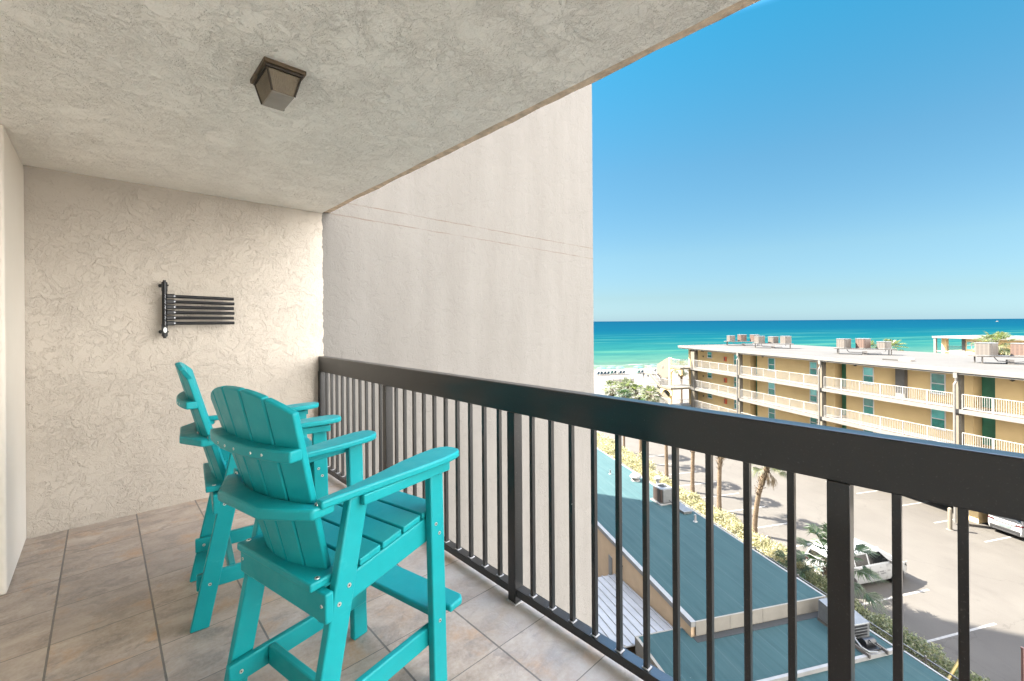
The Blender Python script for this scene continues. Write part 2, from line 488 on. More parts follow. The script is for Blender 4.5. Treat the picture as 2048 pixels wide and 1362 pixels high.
# ---- ceiling lantern
M_BRASS = plain('aged_bronze', (0.12, 0.085, 0.052), 0.45, 0.4, 25, 0.5, 0.5)
k = NT('ribbed_amber_glass'); co = k.coord()
x, y, z = k.sep(co)
rb = k.math('SINE', k.math('MULTIPLY', k.math('ADD', x, y), 900))
M_AMBER = k.fin(k.ramp(k.noise(co, 14, 4), [(0.3, (0.12, 0.095, 0.062)), (0.7, (0.20, 0.16, 0.105))]), 0.35, 0.5, 0, k.bump(rb, 0.5, 0.002))
M_FROST = plain('cloudy_lamp_glass', (0.24, 0.22, 0.19), 0.4, 0.2, 12)
M_DARK = plain('dark_lamp_metal', (0.06, 0.05, 0.04), 0.5, 0.4, 25, 0.5, 0.4)
lamp = empty('ceiling_lantern', (2.205, -0.925, 2.41))
tag(lamp, 'small bronze lantern with tapered ribbed glass fixed to the balcony ceiling', 'ceiling lamp')
m = MB(); m.box(-0.112, 0.112, -0.078, 0.078, -0.016, 0.004); m.build('base_plate', M_BRASS, lamp, bevel=0.003)
m = MB(); m.box(-0.100, 0.100, -0.068, 0.068, -0.024, -0.016); m.build('inner_rim', M_DARK, lamp)
zt, zb = -0.024, -0.104
top = [(-0.092,-0.062),(0.092,-0.062),(0.092,0.062),(-0.092,0.062)]
bot = [(-0.076,-0.041),(0.076,-0.041),(0.076,0.041),(-0.076,0.041)]
m = MB(); m.hexa([(a, b_, zb) for a, b_ in bot], [(a, b_, zt) for a, b_ in top])
gl = m.build('lamp_glass', M_AMBER, lamp, bevel=0.004)
m = MB(); m.hexa([(-0.074,-0.039,zb-0.006),(0.074,-0.039,zb-0.006),(0.074,0.039,zb-0.006),(-0.074,0.039,zb-0.006)],
                 [(-0.078,-0.043,zb),(0.078,-0.043,zb),(0.078,0.043,zb),(-0.078,0.043,zb)])
m.build('lamp_cap', M_FROST, lamp, bevel=0.003)
for (a, b_), (c, d) in zip(top, bot):
    m = MB(); m.bar((a*1.01, b_*1.01, zt), (c*1.02, d*1.02, zb), 0.006, 0.006); m.build('frame_strip', M_DARK, lamp)

# ---- swing-arm rod rack on the end wall
M_BLACK = plain('satin_black_plastic', (0.006, 0.0065, 0.0075), 0.38, 0.3, 20, 0.3)
M_CHROME = plain('bright_metal_edge', (0.30, 0.31, 0.33), 0.5, 0.1, 30, 0.5, 0.9)
M_LABEL = plain('pale_oval_badge', (0.62, 0.62, 0.62), 0.5, 0.1, 20)
rack = empty('drying_rack', (0.0, -1.125, 1.49))
tag(rack, 'black wall mounted drying rack with six folded swing arms on the end wall', 'drying rack')
m = MB(); m.tube([(0.062, 0, -0.205), (0.062, 0, 0.205)], [0.016, 0.016], 14)
m.box(0.052, 0.072, -0.018, 0.018, 0.135, 0.2); m.box(0.052, 0.072, -0.018, 0.018, -0.2, -0.11)
m.build('spine', M_BLACK, rack, smooth=True, bevel=0.003)
for z in (0.208, -0.208):
    m = MB(); m.cyl((0.062, 0, z-0.008), (0.062, 0, z+0.008), 0.010, n=12); m.build('end_cap', M_BLACK, rack)
for z in (0.178, -0.168):
    m = MB(); m.cyl((0.0, -0.018, z), (0.058, -0.006, z), 0.008, n=10); m.cyl((0.0, -0.018, z), (0.006, -0.018, z), 0.014, n=12)
    m.build('wall_bracket', M_BLACK, rack, smooth=True)
    m = MB(); m.cyl((0.075, 0.014, z), (0.080, 0.022, z), 0.005, n=8); m.build('screw', M_BLACK, rack)
m = MB(); m.lathe([(0.001, 0), (0.010, 0.001), (0.011, 0.003), (0.001, 0.004)], 18,
                  Matrix.Translation((0.079, 0.001, -0.155)) @ Matrix.Rotation(R(80), 4, 'Y') @ Matrix.Scale(1.9, 4, (1, 0, 0)))
m.build('badge', M_LABEL, rack, smooth=True)
for i in range(6):
    z = 0.098 - i*0.0405
    arm = MB(); dz = -0.010*(1 - i/5)
    arm.cyl((0.070, 0.022, z), (0.066, 0.44 + 0.004*(i % 2), z + dz), 0.0125, n=12)
    ao = arm.build('swing_arm', M_BLACK, rack, smooth=True)
    h = MB(); h.box(0.052, 0.086, 0.008, 0.06, z-0.0165, z+0.0165); h.build('hinge_sleeve', M_BLACK, ao, bevel=0.006)
    h = MB(); h.cyl((0.086, 0.058, z), (0.090, 0.058, z), 0.006, n=10); h.build('rivet', M_CHROME, ao)
    h = MB(); h.tube([(0.080, 0.005, z-0.015), (0.083, 0.0, z-0.006), (0.080, 0.006, z+0.002), (0.083, 0.0, z+0.012)], 0.0022, 6); h.build('hinge_clip', M_CHROME, ao)

# ---- two counter height Adirondack chairs
k = NT('turquoise_poly_lumber'); co = k.coord()
f = k.noise(k.mapping(co, (1, 1, 1)), 6, 5, 0.6)
col = k.ramp(f, [(0.3, (0.0026, 0.235, 0.255)), (0.7, (0.0045, 0.272, 0.292))])
scf = k.math('MULTIPLY', k.ramp(k.noise(k.mapping(co, (7, 1.5, 3)), 11, 5, 0.75), [(0.60, 0.0), (0.72, 1.0)]), 0.22)
col = k.mix(scf, col, (0.05, 0.36, 0.37))
dst = k.math('MULTIPLY', k.ramp(k.noise(co, 3.2, 5, 0.7), [(0.5, 0.0), (0.8, 1.0)]), 0.18)
col = k.mix(dst, col, (0.06, 0.26, 0.26))
M_TEAL = k.fin(col, k.ramp(k.noise(co, 22, 4), [(0.3, 0.38), (0.7, 0.5)]), 0.25, 0, k.bump(k.noise(co, 260, 4, 0.7), 0.18, 0.0012))
M_SCREW = plain('stainless_screw', (0.62, 0.60, 0.57), 0.35, 0.2, 60, 0.5, 0.8)
M_SOCKET = plain('screw_socket', (0.05, 0.04, 0.035), 0.6)

HW = 0.255
def screw(parent, p, nrm, r=0.0075):
    nrm = Vector(nrm).normalized(); p = Vector(p)
    m = MB(); m.cyl(p - nrm*0.002, p + nrm*0.0016, r, r*0.86, 14)
    s = m.build('screw', M_SCREW, parent, smooth=True)
    m = MB(); m.cyl(p + nrm*0.0012, p + nrm*0.0021, r*0.38, n=6); m.build('screw_socket', M_SOCKET, parent)

def make_chair(name):
    c = empty(name)
    part = lambda mb, n, bev=0.006: mb.build(n, M_TEAL, c, bevel=bev, seg=3)
    seat_z = lambda y: 0.675 + 0.165*y            # y runs from 0 (front) to -0.45 (back)
    rear_leg_y = lambda z: -0.335 - (0.86-z)*0.205
    for s in (-1, 1):
        xo = s*HW; xi = s*(HW-0.032)
        m = MB(); m.hexa([(xi, -0.028+0.012, 0), (xo, -0.028+0.012, 0), (xo, 0.042+0.012, 0), (xi, 0.042+0.012, 0)],
                         [(xi, -0.034, 0.845), (xo, -0.034, 0.845), (xo, 0.034, 0.845), (xi, 0.034, 0.845)])
        leg = part(m, 'front_leg')
        y0, y1 = rear_leg_y(0), rear_leg_y(0.845)
        m = MB(); m.hexa([(xi, y0-0.036, 0), (xo, y0-0.036, 0), (xo, y0+0.036, 0), (xi, y0+0.036, 0)],
                         [(xi, y1-0.036, 0.845), (xo, y1-0.036, 0.845), (xo, y1+0.036, 0.845), (xi, y1+0.036, 0.845)])
        rleg = part(m, 'rear_leg')
        for (yy, zz) in ((-0.006, 0.625), (0.012, 0.585)): screw(leg, (xo, yy, zz), (s, 0, 0))
        for zz, dy in ((0.585, 0.012), (0.545, -0.014)): screw(rleg, (xo, rear_leg_y(zz)+dy, zz), (s, 0, 0))
        screw(leg, (xo, 0.012, 0.255), (s, 0, 0))
        # seat side rail, inside the legs
        x0, x1 = s*(HW-0.034), s*(HW-0.060)
        m = MB(); m.hexa([(x0, 0.030, seat_z(0.03)-0.118), (x1, 0.030, seat_z(0.03)-0.118), (x1, -0.45, seat_z(-0.45)-0.108), (x0, -0.45, seat_z(-0.45)-0.108)],
                         [(x0, 0.030, seat_z(0.03)-0.025), (x1, 0.030, seat_z(0.03)-0.025), (x1, -0.45, seat_z(-0.45)-0.025), (x0, -0.45, seat_z(-0.45)-0.025)])
        part(m, 'seat_rail')
        # low stretcher
        zs = 0.195
        m = MB(); m.hexa([(x0, 0.03, zs-0.036), (x1, 0.03, zs-0.036), (x1, rear_leg_y(zs)-0.05, zs-0.036), (x0, rear_leg_y(zs)-0.05, zs-0.036)],
                         [(x0, 0.03, zs+0.036), (x1, 0.03, zs+0.036), (x1, rear_leg_y(zs)-0.05, zs+0.036), (x0, rear_leg_y(zs)-0.05, zs+0.036)])
        st = part(m, 'side_stretcher')
        screw(st, (x1, rear_leg_y(zs)-0.012, zs), (-s, 0, 0)); screw(rleg, (xo, rear_leg_y(zs), zs), (s, 0, 0))
        # arm: narrow at the back, broad and rounded at the front
        pts = []
        inn = [(-0.475, 0.012), (-0.44, 0.014), (-0.34, 0.022), (-0.22, 0.040), (-0.12, 0.058), (-0.02, 0.066), (0.05, 0.064), (0.085, 0.050), (0.102, 0.028)]
        outr = [(0.108, 0.0), (0.104, -0.026), (0.088, -0.045), (0.055, -0.056), (-0.02, -0.058), (-0.12, -0.050), (-0.22, -0.036), (-0.34, -0.026), (-0.44, -0.022), (-0.475, -0.022)]
        for y, o in inn: pts.append((s*(HW - 0.010 - o), y))
        for y, o in outr: pts.append((s*(HW - 0.010 - o), y))
        m = MB(); m.prism(pts, 0.0, 0.026, lambda x, y, h: (x, y, 0.846 + h + (0.012*max(0, (y+0.3))/0.4)))
        arm = part(m, 'arm', 0.007)
        screw(arm, (s*(HW-0.010-0.005), -0.475, 0.857), (0, -1, 0), 0.008)
        # support strip under the arm
        m = MB(); m.box(s*(HW+0.022) if s > 0 else s*(HW+0.022), s*HW, 0.05, -0.34, 0.815, 0.848)
        part(m, 'arm_support', 0.004)
    # seat slats
    n = 5; d = 0.082; gap = 0.009
    for i in range(n):
        ya = 0.040 - i*(d+gap); yb = ya - d
        xx = HW-0.033 if i in (0,) else HW-0.034
        xx2 = HW - 0.034
        m = MB()
        m.hexa([(-xx2, yb, seat_z(yb)-0.022), (xx2, yb, seat_z(yb)-0.022), (xx2, ya, seat_z(ya)-0.022), (-xx2, ya, seat_z(ya)-0.022)],
               [(-xx2, yb, seat_z(yb)), (xx2, yb, seat_z(yb)), (xx2, ya, seat_z(ya)), (-xx2, ya, seat_z(ya))])
        part(m, 'seat_slat', 0.004)
    # rear seat board with the curved notch the back sits in
    arc = [(-0.17 + 0.34*i/12, -0.394 - 0.043*(1 - (2*i/12-1)**2)) for i in range(13)]
    outl = [(-HW+0.033, -0.378), (-0.185, -0.382)] + arc + [(0.185, -0.382), (HW-0.033, -0.378), (HW-0.033, -0.484), (-HW+0.033, -0.484)]
    m = MB(); m.prism(outl, 0, 0.026, lambda x, y, h: (x, y, 0.600 + h)); sb = part(m, 'rear_seat_board', 0.006)
    for s in (-1, 1): screw(sb, (s*(HW-0.05), -0.452, 0.626), (0, 0, 1), 0.009)
    # rear apron across the legs
    m = MB(); m.box(-HW, HW, -0.458, -0.430, 0.505, 0.594); ra = part(m, 'rear_apron')
    for s in (-1, 1): screw(ra, (s*(HW-0.02), -0.458, 0.555), (0, -1, 0), 0.006)
    m = MB(); m.box(-HW+0.062, HW-0.062, 0.004, 0.030, 0.555, 0.648); part(m, 'front_apron')
    # low cross stretcher
    m = MB(); m.box(-HW+0.062, HW-0.062, -0.395, -0.368, 0.160, 0.230); part(m, 'cross_stretcher')
    # footrest in front, with rounded corners
    m = MB(); fo = [(-HW-0.012, 0.055), (-HW-0.012, 0.120), (-HW+0.004, 0.140), (HW-0.004, 0.140), (HW+0.016, 0.120), (HW+0.016, 0.055)]
    fo = fo + [(HW-0.034, 0.055), (HW-0.034, -0.004), (-HW+0.034, -0.004), (-HW+0.034, 0.055)]
    m.prism(fo, 0.262, 0.290); part(m, 'footrest', 0.008)
    # fanned, curved back of five slats
    nb = 5
    def back(x_t, h):   # x_t in -1..1 across the back, h 0 (bottom) to 1
        wbot, wtop = 0.175, 0.255
        wx = wbot + (wtop-wbot)*h
        y = -0.372 - 0.165*h - (0.045 - 0.01*h)*(1 - x_t*x_t)
        z = 0.575 + 0.60*h
        return wx*x_t, y, z
    for i in range(nb):
        t0 = -1 + 2*i/nb + 0.012; t1 = -1 + 2*(i+1)/nb - 0.012
        m = MB(); front = []; rear = []
        topz = lambda t: 0.93 + 0.10*(1 - abs(t)**2.2)
        N = 6
        outline = [(t0, 0.0), (t1, 0.0)] + [(t1 + (t0-t1)*q/4, topz(t1 + (t0-t1)*q/4)) for q in range(5)]
        vs = []
        for tt, hh in outline:
            x_, y_, z_ = back(tt, hh); vs.append((x_, y_, z_))
        for tt, hh in outline:
            x_, y_, z_ = back(tt, hh); vs.append((x_ + 0.006*tt, y_ - 0.022, z_ - 0.004))
        n_ = len(outline)
        fs = [tuple(range(n_)), tuple(range(2*n_-1, n_-1, -1))] + [(q, q+n_, (q+1) % n_ + n_, (q+1) % n_) for q in range(n_)]
        m.add(vs, fs); part(m, 'back_slat', 0.0055)
    # curved rail high on the rear of the back
    def hrail(h, ext, depth, thick):
        inner = []; outer = []
        for q in range(15):
            tt = -ext + 2*ext*q/14
            x_, y_, z_ = back(tt, h)
            inner.append((x_, y_ - 0.022)); outer.append((x_*1.03, y_ - 0.022 - depth))
        m = MB(); m.prism(inner + outer[::-1], 0, thick, lambda x, y, hh: (x, y, z_ + hh - 0.012)); return m
    ur = part(hrail(0.72, 1.02, 0.042, 0.034), 'upper_back_rail', 0.006)
    for tt in (-0.45, -0.2, 0.05, 0.42, 0.62):
        x_, y_, z_ = back(tt, 0.72); screw(ur, (x_, y_ - 0.064 , z_ + 0.004), (0, -1, 0), 0.0045)
    # broad rail joining the arms behind the back: curved inside, three flats outside
    inner = []
    for q in range(13):
        tt = -1.0 + 2*q/12
        x_, y_, z_ = back(tt, 0.49); inner.append((x_, y_ - 0.022))
    outl = [(-HW-0.004, -0.425)] + inner + [(HW+0.004, -0.425), (HW+0.004, -0.500), (0.125, -0.580), (-0.125, -0.580), (-HW-0.004, -0.500)]
    m = MB(); m.prism(outl, 0, 0.034, lambda x, y, h: (x, y, 0.822 + h)); part(m, 'arm_rail', 0.008)
    return c

chair = make_chair('bar_chair')
chair.location = (2.559, -0.610, 0); chair.rotation_euler = (0, 0, 0.224)
tag(chair, 'turquoise counter height slatted chair nearest the camera, turned towards the wall', 'chair', 'turquoise balcony chairs')
chair2 = copy_tree(chair)
chair2.location = (1.606, -0.615, 0); chair2.rotation_euler = (0, 0, -0.116)
tag(chair2, 'turquoise counter height slatted chair half hidden behind the nearer one, beside the end wall', 'chair', 'turquoise balcony chairs')

# ================================================================== GROUND, BEACH, SEA
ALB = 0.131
def ground_sheet(name, a0, a1, b0, b1, z, mat):
    o = link_mesh(name, [(a0,b0,0),(a1,b0,0),(a1,b1,0),(a0,b1,0)], [(0,1,2,3)], mat)
    o.location = LW(0,0,z); o.rotation_euler = (0,0,-ANG); return struct(o)

k = NT('worn_asphalt'); co = k.coord()
g1 = k.noise(co, 0.35, 6, 0.6, 0.5); g2 = k.noise(co, 40, 4, 0.7); g3 = k.noise(k.mapping(co, (0.25, 1.0, 1.0), rot=(0,0,0.5)), 1.4, 5, 0.65)
col = k.ramp(g1, [(0.3, (0.212, 0.194, 0.168)), (0.7, (0.26, 0.24, 0.208))])
col = k.mix(k.math('MULTIPLY', k.ramp(g3, [(0.52, 0.0), (0.72, 1.0)]), 0.35), col, (0.15, 0.13, 0.115))
col = k.mix(k.math('MULTIPLY', k.ramp(g2, [(0.3, 1.0), (0.6, 0.0)]), 0.3), col, (0.12, 0.105, 0.095))
wvc = k.n('ShaderNodeVectorMath', operation='MULTIPLY_ADD'); k.set(wvc.inputs[0], k.noise(co, 0.6, 5, 0.65, out='Color')); wvc.inputs[1].default_value = (1.6,)*3; k.set(wvc.inputs[2], co)
oil = k.noise(co, 0.85, 4, 0.7, 0.4)
col = k.mix(k.math('MULTIPLY', k.ramp(oil, [(0.62, 0.0), (0.72, 1.0)]), 0.30), col, (0.09, 0.08, 0.072))
crk = k.voro(wvc.outputs[0], 0.13, 'DISTANCE_TO_EDGE')
col = k.mix(k.math('MULTIPLY', k.math('LESS_THAN', crk, 0.0035), 0.3), col, (0.08, 0.07, 0.06))
M_ASPH = k.fin(col, 0.9, 0.2, 0, k.bump(g2, 0.4, 0.01))
k = NT('pale_beach_sand'); co = k.coord()
s1 = k.noise(co, 0.22, 5, 0.6); s2 = k.noise(co, 2.5, 5, 0.7)
col = k.ramp(s1, [(0.3, (0.34, 0.32, 0.29)), (0.7, (0.39, 0.373, 0.345))])
col = k.mix(k.math('MULTIPLY', k.ramp(s2, [(0.35, 1.0), (0.6, 0.0)]), 0.25), col, (0.33, 0.295, 0.25))
ax = k.sep(co)[0]
wet = k.n('ShaderNodeMapRange'); k.set(wet.inputs[0], k.math('MULTIPLY_ADD', k.math('SUBTRACT', k.noise(co, 0.12, 3), 0.5), 6.0, ax))
wet.inputs[1].default_value = -96.5; wet.inputs[2].default_value = -100.5
col = k.mix(k.math('MULTIPLY', wet.outputs[0], 0.55), col, (0.28, 0.245, 0.195))
M_SAND = k.fin(col, 0.95, 0.15, 0, k.bump(s2, 0.6, 0.08))
M_PAINT = plain('worn_white_road_paint', (0.78, 0.76, 0.72), 0.8, 0.25, 6, 0.2)
M_SOIL = plain('mulch_soil', (0.20, 0.15, 0.10), 0.95, 0.5, 5, 0.1, 0, 0.8, 25, 0.04)
M_KERB = plain('kerb_concrete', (0.42, 0.39, 0.35), 0.9, 0.25, 3, 0.2, 0, 0.4, 40, 0.01)
M_PAVE = plain('courtyard_paving', (0.50, 0.45, 0.39), 0.9, 0.2, 2, 0.2)

# sand falls gently to the water and on below it; one sheet under everything
prof = [(-400, -9), (-140, -3.2), (-112, -1.05), (-103, -0.62), (-92, -0.12), (-84, 0.0), (-60, -0.006), (150, -0.006)]
vs = []; fs = []
bs = [-900, -60, 0, 30, 60, 120, 900]
for a_, z_ in prof:
    for b_ in bs: vs.append((a_, b_, z_))
nb_ = len(bs)
for i in range(len(prof)-1):
    for j in range(nb_-1):
        fs.append((i*nb_+j, i*nb_+j+1, (i+1)*nb_+j+1, (i+1)*nb_+j))
sand = link_mesh('sand', vs, [f[::-1] for f in fs], M_SAND); sand.location = LW(0,0,0); sand.rotation_euler = (0,0,-ANG); struct(sand)
ground_sheet('parking_lot', -40.5, 140, 11.2, 38, 0.0, M_ASPH)
ground_sheet('courtyard', -40, 140, 38.0, 150, -0.002, M_PAVE)
ground_sheet('planting_bed', -44, 60, 6.6, 11.1, 0.0, M_SOIL)
ground_sheet('service_yard', -60, 60, -20, 6.6, 0.0, M_KERB)
mk = MB(); mk.box(-44, 60, 11.05, 11.25, 0, 0.12)
o = mk.build('kerb', M_KERB); o.location = LW(0,0,0); o.rotation_euler = (0,0,-ANG); struct(o)
mk = MB()
def stripe(a, b0, b1, sk=-0.06, wdt=0.11):
    mk.add([(a-wdt/2, b0, 0.004), (a+wdt/2, b0, 0.004), (a+wdt/2+sk, b1, 0.004), (a-wdt/2+sk, b1, 0.004)], [(0,1,2,3)])
for i in range(-6, 6): stripe(-11.35 + 2.635*i, 12.0, 16.6)
for i in range(-8, 8): stripe(-8.89 + 2.65*i if i != 1 else -6.2, 25.6, 30.2)
o = mk.build('parking_stripes', M_PAINT); o.location = LW(0,0,0); o.rotation_euler = (0,0,-ANG); struct(o)

# sea: turquoise over the shallows, deep blue farther out
k = NT('gulf_water'); co = k.coord()
xyz = k.sep(co)
dist = k.math('MULTIPLY_ADD', xyz[0], -1.0, -102.5)              # metres from the water line
wv = k.noise(k.mapping(co, (1, 0.25, 1)), 0.06, 5, 0.6)
dw = k.math('MULTIPLY_ADD', k.math('SUBTRACT', wv, 0.5), 0.8, 1.0)
lg = k.math('DIVIDE', k.math('LOGARITHM', k.math('MAXIMUM', k.math('MULTIPLY', dist, dw), 1.0), 10.0), 4.0)
col = k.ramp(lg, [(0.0, (0.33, 0.34, 0.26)), (0.22, (0.22, 0.29, 0.215)), (0.36, (0.10, 0.235, 0.19)), (0.47, (0.030, 0.185, 0.178)),
                  (0.56, (0.009, 0.130, 0.165)), (0.68, (0.0046, 0.086, 0.155)), (1.0, (0.0046, 0.063, 0.135))])
# sand bars and streaks
bar = k.noise(k.mapping(co, (1, 0.16, 1)), 0.035, 4, 0.6)
near = k.ramp(lg, [(0.30, 0.0), (0.40, 1.0), (0.56, 1.0), (0.66, 0.0)])
col = k.mix(k.math('MULTIPLY', k.math('MULTIPLY', k.ramp(bar, [(0.52, 0.0), (0.66, 1.0)]), near), 0.5), col, (0.115, 0.30, 0.21))
ch = k.noise(k.mapping(co, (1, 0.35, 1)), 0.5, 5, 0.7)
chf = k.noise(k.mapping(co, (1, 0.4, 1)), 0.09, 5, 0.7)
col = k.mix(k.math('MULTIPLY', k.ramp(chf, [(0.35, 1.0), (0.55, 0.0)]), 0.35), col, (0.006, 0.10, 0.13))
# foam lines that break and fade seaward
fo = k.math('MULTIPLY_ADD', k.math('SUBTRACT', k.noise(k.mapping(co, (0.6, 0.25, 1)), 0.22, 5, 0.7), 0.5), 16.0, dist)
fl1 = k.ramp(k.math('DIVIDE', fo, 60.0), [(0.0, 1.0), (0.085, 1.0), (0.12, 0.0), (0.25, 0.0), (0.275, 0.9), (0.31, 0.0), (1.0, 0.0)])
brk = k.ramp(k.noise(k.mapping(co, (0.8, 0.35, 1)), 0.5, 5, 0.75), [(0.42, 0.0), (0.55, 1.0)])
wcap = k.math('MULTIPLY', k.ramp(k.noise(k.mapping(co, (1, 0.3, 1)), 0.28, 4, 0.8), [(0.735, 0.0), (0.76, 0.5)]), k.ramp(lg, [(0.3, 0.0), (0.5, 1.0)]))
foam = k.math('MAXIMUM', k.math('MULTIPLY', fl1, brk), wcap)
lip = k.ramp(k.math('DIVIDE', fo, 60.0), [(0.0, 1.0), (0.035, 0.9), (0.06, 0.0)])
foam = k.math('MAXIMUM', foam, lip)
col = k.mix(foam, col, (0.50, 0.51, 0.49))
M_SEA = k.fin(col, 0.6, 0.0, 0, k.bump(ch, 0.5, 0.25))
sea = link_mesh('water', [(-102.5,-40000,0),(-102.5,40000,0),(-60000,40000,0),(-60000,-40000,0)], [(0,1,2,3)], M_SEA)
sea.location = LW(0,0,-0.6); sea.rotation_euler = (0,0,-ANG); struct(sea)

# ================================================================== GREEN ROOFED BUILDING BELOW
k = NT('green_roll_roofing'); co = k.coord()
x, y, z = k.sep(co)
yy = k.math('MULTIPLY_ADD', k.math('SUBTRACT', k.noise(co, 1.3, 3), 0.5), 0.03, y)
seam = k.math('LESS_THAN', k.math('ABSOLUTE', k.math('SUBTRACT', k.math('FRACT', k.math('DIVIDE', yy, 0.92)), 0.5)), 0.012)
st = k.noise(k.mapping(co, (0.12, 2.0, 1)), 3.0, 6, 0.7)
bl = k.noise(co, 0.5, 4, 0.6); sp = k.noise(co, 60, 3, 0.7)
col = k.ramp(bl, [(0.3, (0.044, 0.150, 0.168)), (0.7, (0.064, 0.19, 0.205))])
col = k.mix(k.math('MULTIPLY', k.ramp(st, [(0.45, 0.0), (0.72, 1.0)]), 0.55), col, (0.12, 0.24, 0.25))
col = k.mix(k.math('MULTIPLY', k.ramp(st, [(0.25, 1.0), (0.46, 0.0)]), 0.6), col, (0.028, 0.085, 0.10))
col = k.mix(k.math('MULTIPLY', seam, 0.7), col, (0.16, 0.28, 0.29))
col = k.mix(k.math('GREATER_THAN', k.noise(co, 9, 1, 0.4), 0.83), col, (0.5, 0.52, 0.5))
M_GROOF = k.fin(col, 0.9, 0.2, 0, k.bump(sp, 0.4, 0.004))
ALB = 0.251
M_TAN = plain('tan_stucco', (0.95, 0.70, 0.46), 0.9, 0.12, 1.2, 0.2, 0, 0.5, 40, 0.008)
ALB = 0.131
M_TRIM = plain('white_roof_trim', (0.70, 0.70, 0.68), 0.7, 0.15, 3)
M_FASC = plain('cream_fascia', (0.64, 0.59, 0.50), 0.8, 0.15, 2)
M_TAR = plain('dark_tar_flashing', (0.04, 0.05, 0.055), 0.8, 0.5, 6)
M_WMETAL = plain('white_ribbed_metal', (0.95, 0.94, 0.92), 0.5, 0.18, 1.5)
gb = lroot('green_roof_building', 0, 0)
tag(gb, 'low tan building with flat green roofs and a white metal lean to', 'building')
m = MB(); m.box(-26, -0.05, 0.0, 5.75, 0, 3.42); m.build('wall', M_TAN, gb)
m = MB(); m.box(-26.1, -0.02, 0.14, 5.74, 3.42, 3.50); up = m.build('upper_roof', M_GROOF, gb)
m = MB(); m.box(-26.1, 0.02, -0.05, 0.14, 3.33, 3.512); m.build('roof_trim', M_TRIM, up)
m = MB(); m.box(-26.1, 0.03, 5.74, 5.83, 3.38, 3.512); m.build('roof_trim', M_TRIM, up)
m = MB()
for i in range(4): m.box(-0.02, 0.035, 0.14+i*1.4, 0.14+(i+1)*1.4-0.012, 3.02, 3.506)
m.build('end_fascia', M_FASC, up)
m = MB(); m.box(-0.45, 2.2, -1.9, 6.2, 0, 2.9); m.build('lower_wall', M_TAN, gb)
m = MB(); m.box(0.035, 2.14, -1.82, 6.2, 2.9, 3.0); m.box(-0.45, 0.035, -1.82, -0.06, 2.9, 3.0); lo = m.build('lower_roof', M_GROOF, gb)
m = MB(); m.box(0.036, 0.30, 0.0, 5.8, 3.0, 3.012); m.build('tar_strip', M_TAR, lo)
m = MB(); m.box(-0.47, 2.2, -1.92, -1.82, 2.45, 3.01); m.box(-0.50, -0.45, -1.92, -0.06, 2.5, 3.006); m.build('edge_fascia', M_FASC, lo)
m = MB(); m.box(2.14, 2.24, -1.9, 6.3, 2.9, 3.03); m.box(0.04, 2.14, 6.2, 6.28, 2.9, 3.03); m.build('roof_trim', M_TRIM, lo)
m = MB(); m.box(2.24, 22, -2.5, 6.25, 0, 2.8); m.build('lower_wall', M_TAN, gb)
m = MB(); m.box(2.24, 22, -2.5, 6.45, 2.8, 2.9); l2 = m.build('lower_roof', M_GROOF, gb)
m = MB(); m.box(2.24, 22, 6.45, 6.52, 2.75, 2.92); m.build('roof_trim', M_TRIM, l2)
# ribbed lean-to roof falling away along the wall
def mz(a): return 2.72 + (a + 0.45)*0.122
m = MB(); m.hexa([(-5.5,-5,mz(-5.5)-0.05),(-0.50,-5,mz(-0.5)-0.05),(-0.50,-0.06,mz(-0.5)-0.05),(-5.5,-0.06,mz(-5.5)-0.05)],
                 [(-5.5,-5,mz(-5.5)),(-0.50,-5,mz(-0.5)),(-0.50,-0.06,mz(-0.5)),(-5.5,-0.06,mz(-5.5))])
for i in range(16):
    b_ = -0.16 - i*0.305
    m.hexa([(-5.52,b_-0.035,mz(-5.52)),(-0.52,b_-0.035,mz(-0.52)),(-0.52,b_+0.035,mz(-0.52)),(-5.52,b_+0.035,mz(-5.52))],
           [(-5.52,b_-0.018,mz(-5.52)+0.04),(-0.52,b_-0.018,mz(-0.52)+0.04),(-0.52,b_+0.018,mz(-0.52)+0.04),(-5.52,b_+0.018,mz(-5.52)+0.04)])
m.build('metal_roof', M_WMETAL, gb)
m = MB(); m.box(-5.5, -0.45, -5, -0.02, 0, 1.9); m.build('lower_wall', M_TAN, gb)
m = MB(); m.box(-6.35, -6.0, -0.03, -0.001, 1.5, 2.6); m.build('wall_panel', M_TRIM, gb)
m = MB(); m.cyl((-5.0,-0.001,2.75),(-5.0,-0.12,2.75),0.05,n=10); m.cyl((-5.0,-0.11,2.78),(-5.0,-0.2,2.62),0.06,0.08,n=10); m.build('wall_lamp', M_BLACK, gb, smooth=True)

# ---- things on the green roofs
M_GALV = plain('galvanised_metal', (0.50, 0.52, 0.52), 0.5, 0.2, 5, 0.5, 0.3)
M_GRILLE = NT('brown_condenser_grille'); k = M_GRILLE; co = k.coord(); xyz = k.sep(co)
sl = k.math('SINE', k.math('MULTIPLY', xyz[2], 150)); vv = k.math('SINE', k.math('MULTIPLY', k.math('ADD', xyz[0], xyz[1]), 42))
gr = k.math('MAXIMUM', sl, k.math('MULTIPLY', vv, 0.9))
M_GRILLE = k.fin(k.ramp(gr, [(0.2, (0.045, 0.03, 0.025)), (0.9, (0.19, 0.11, 0.075))]), 0.6, 0.4)
k = NT('beige_condenser_grille'); co = k.coord(); xyz = k.sep(co)
sl = k.math('SINE', k.math('MULTIPLY', xyz[2], 60)); vv = k.math('SINE', k.math('MULTIPLY', k.math('ADD', xyz[0], xyz[1]), 26))
M_GRILLE2 = k.fin(k.ramp(k.math('MAXIMUM', sl, vv), [(0.2, (0.20, 0.165, 0.135)), (0.9, (0.36, 0.31, 0.26))]), 0.6, 0.4)
k = NT('rust_brown_condenser_grille'); co = k.coord(); xyz = k.sep(co)
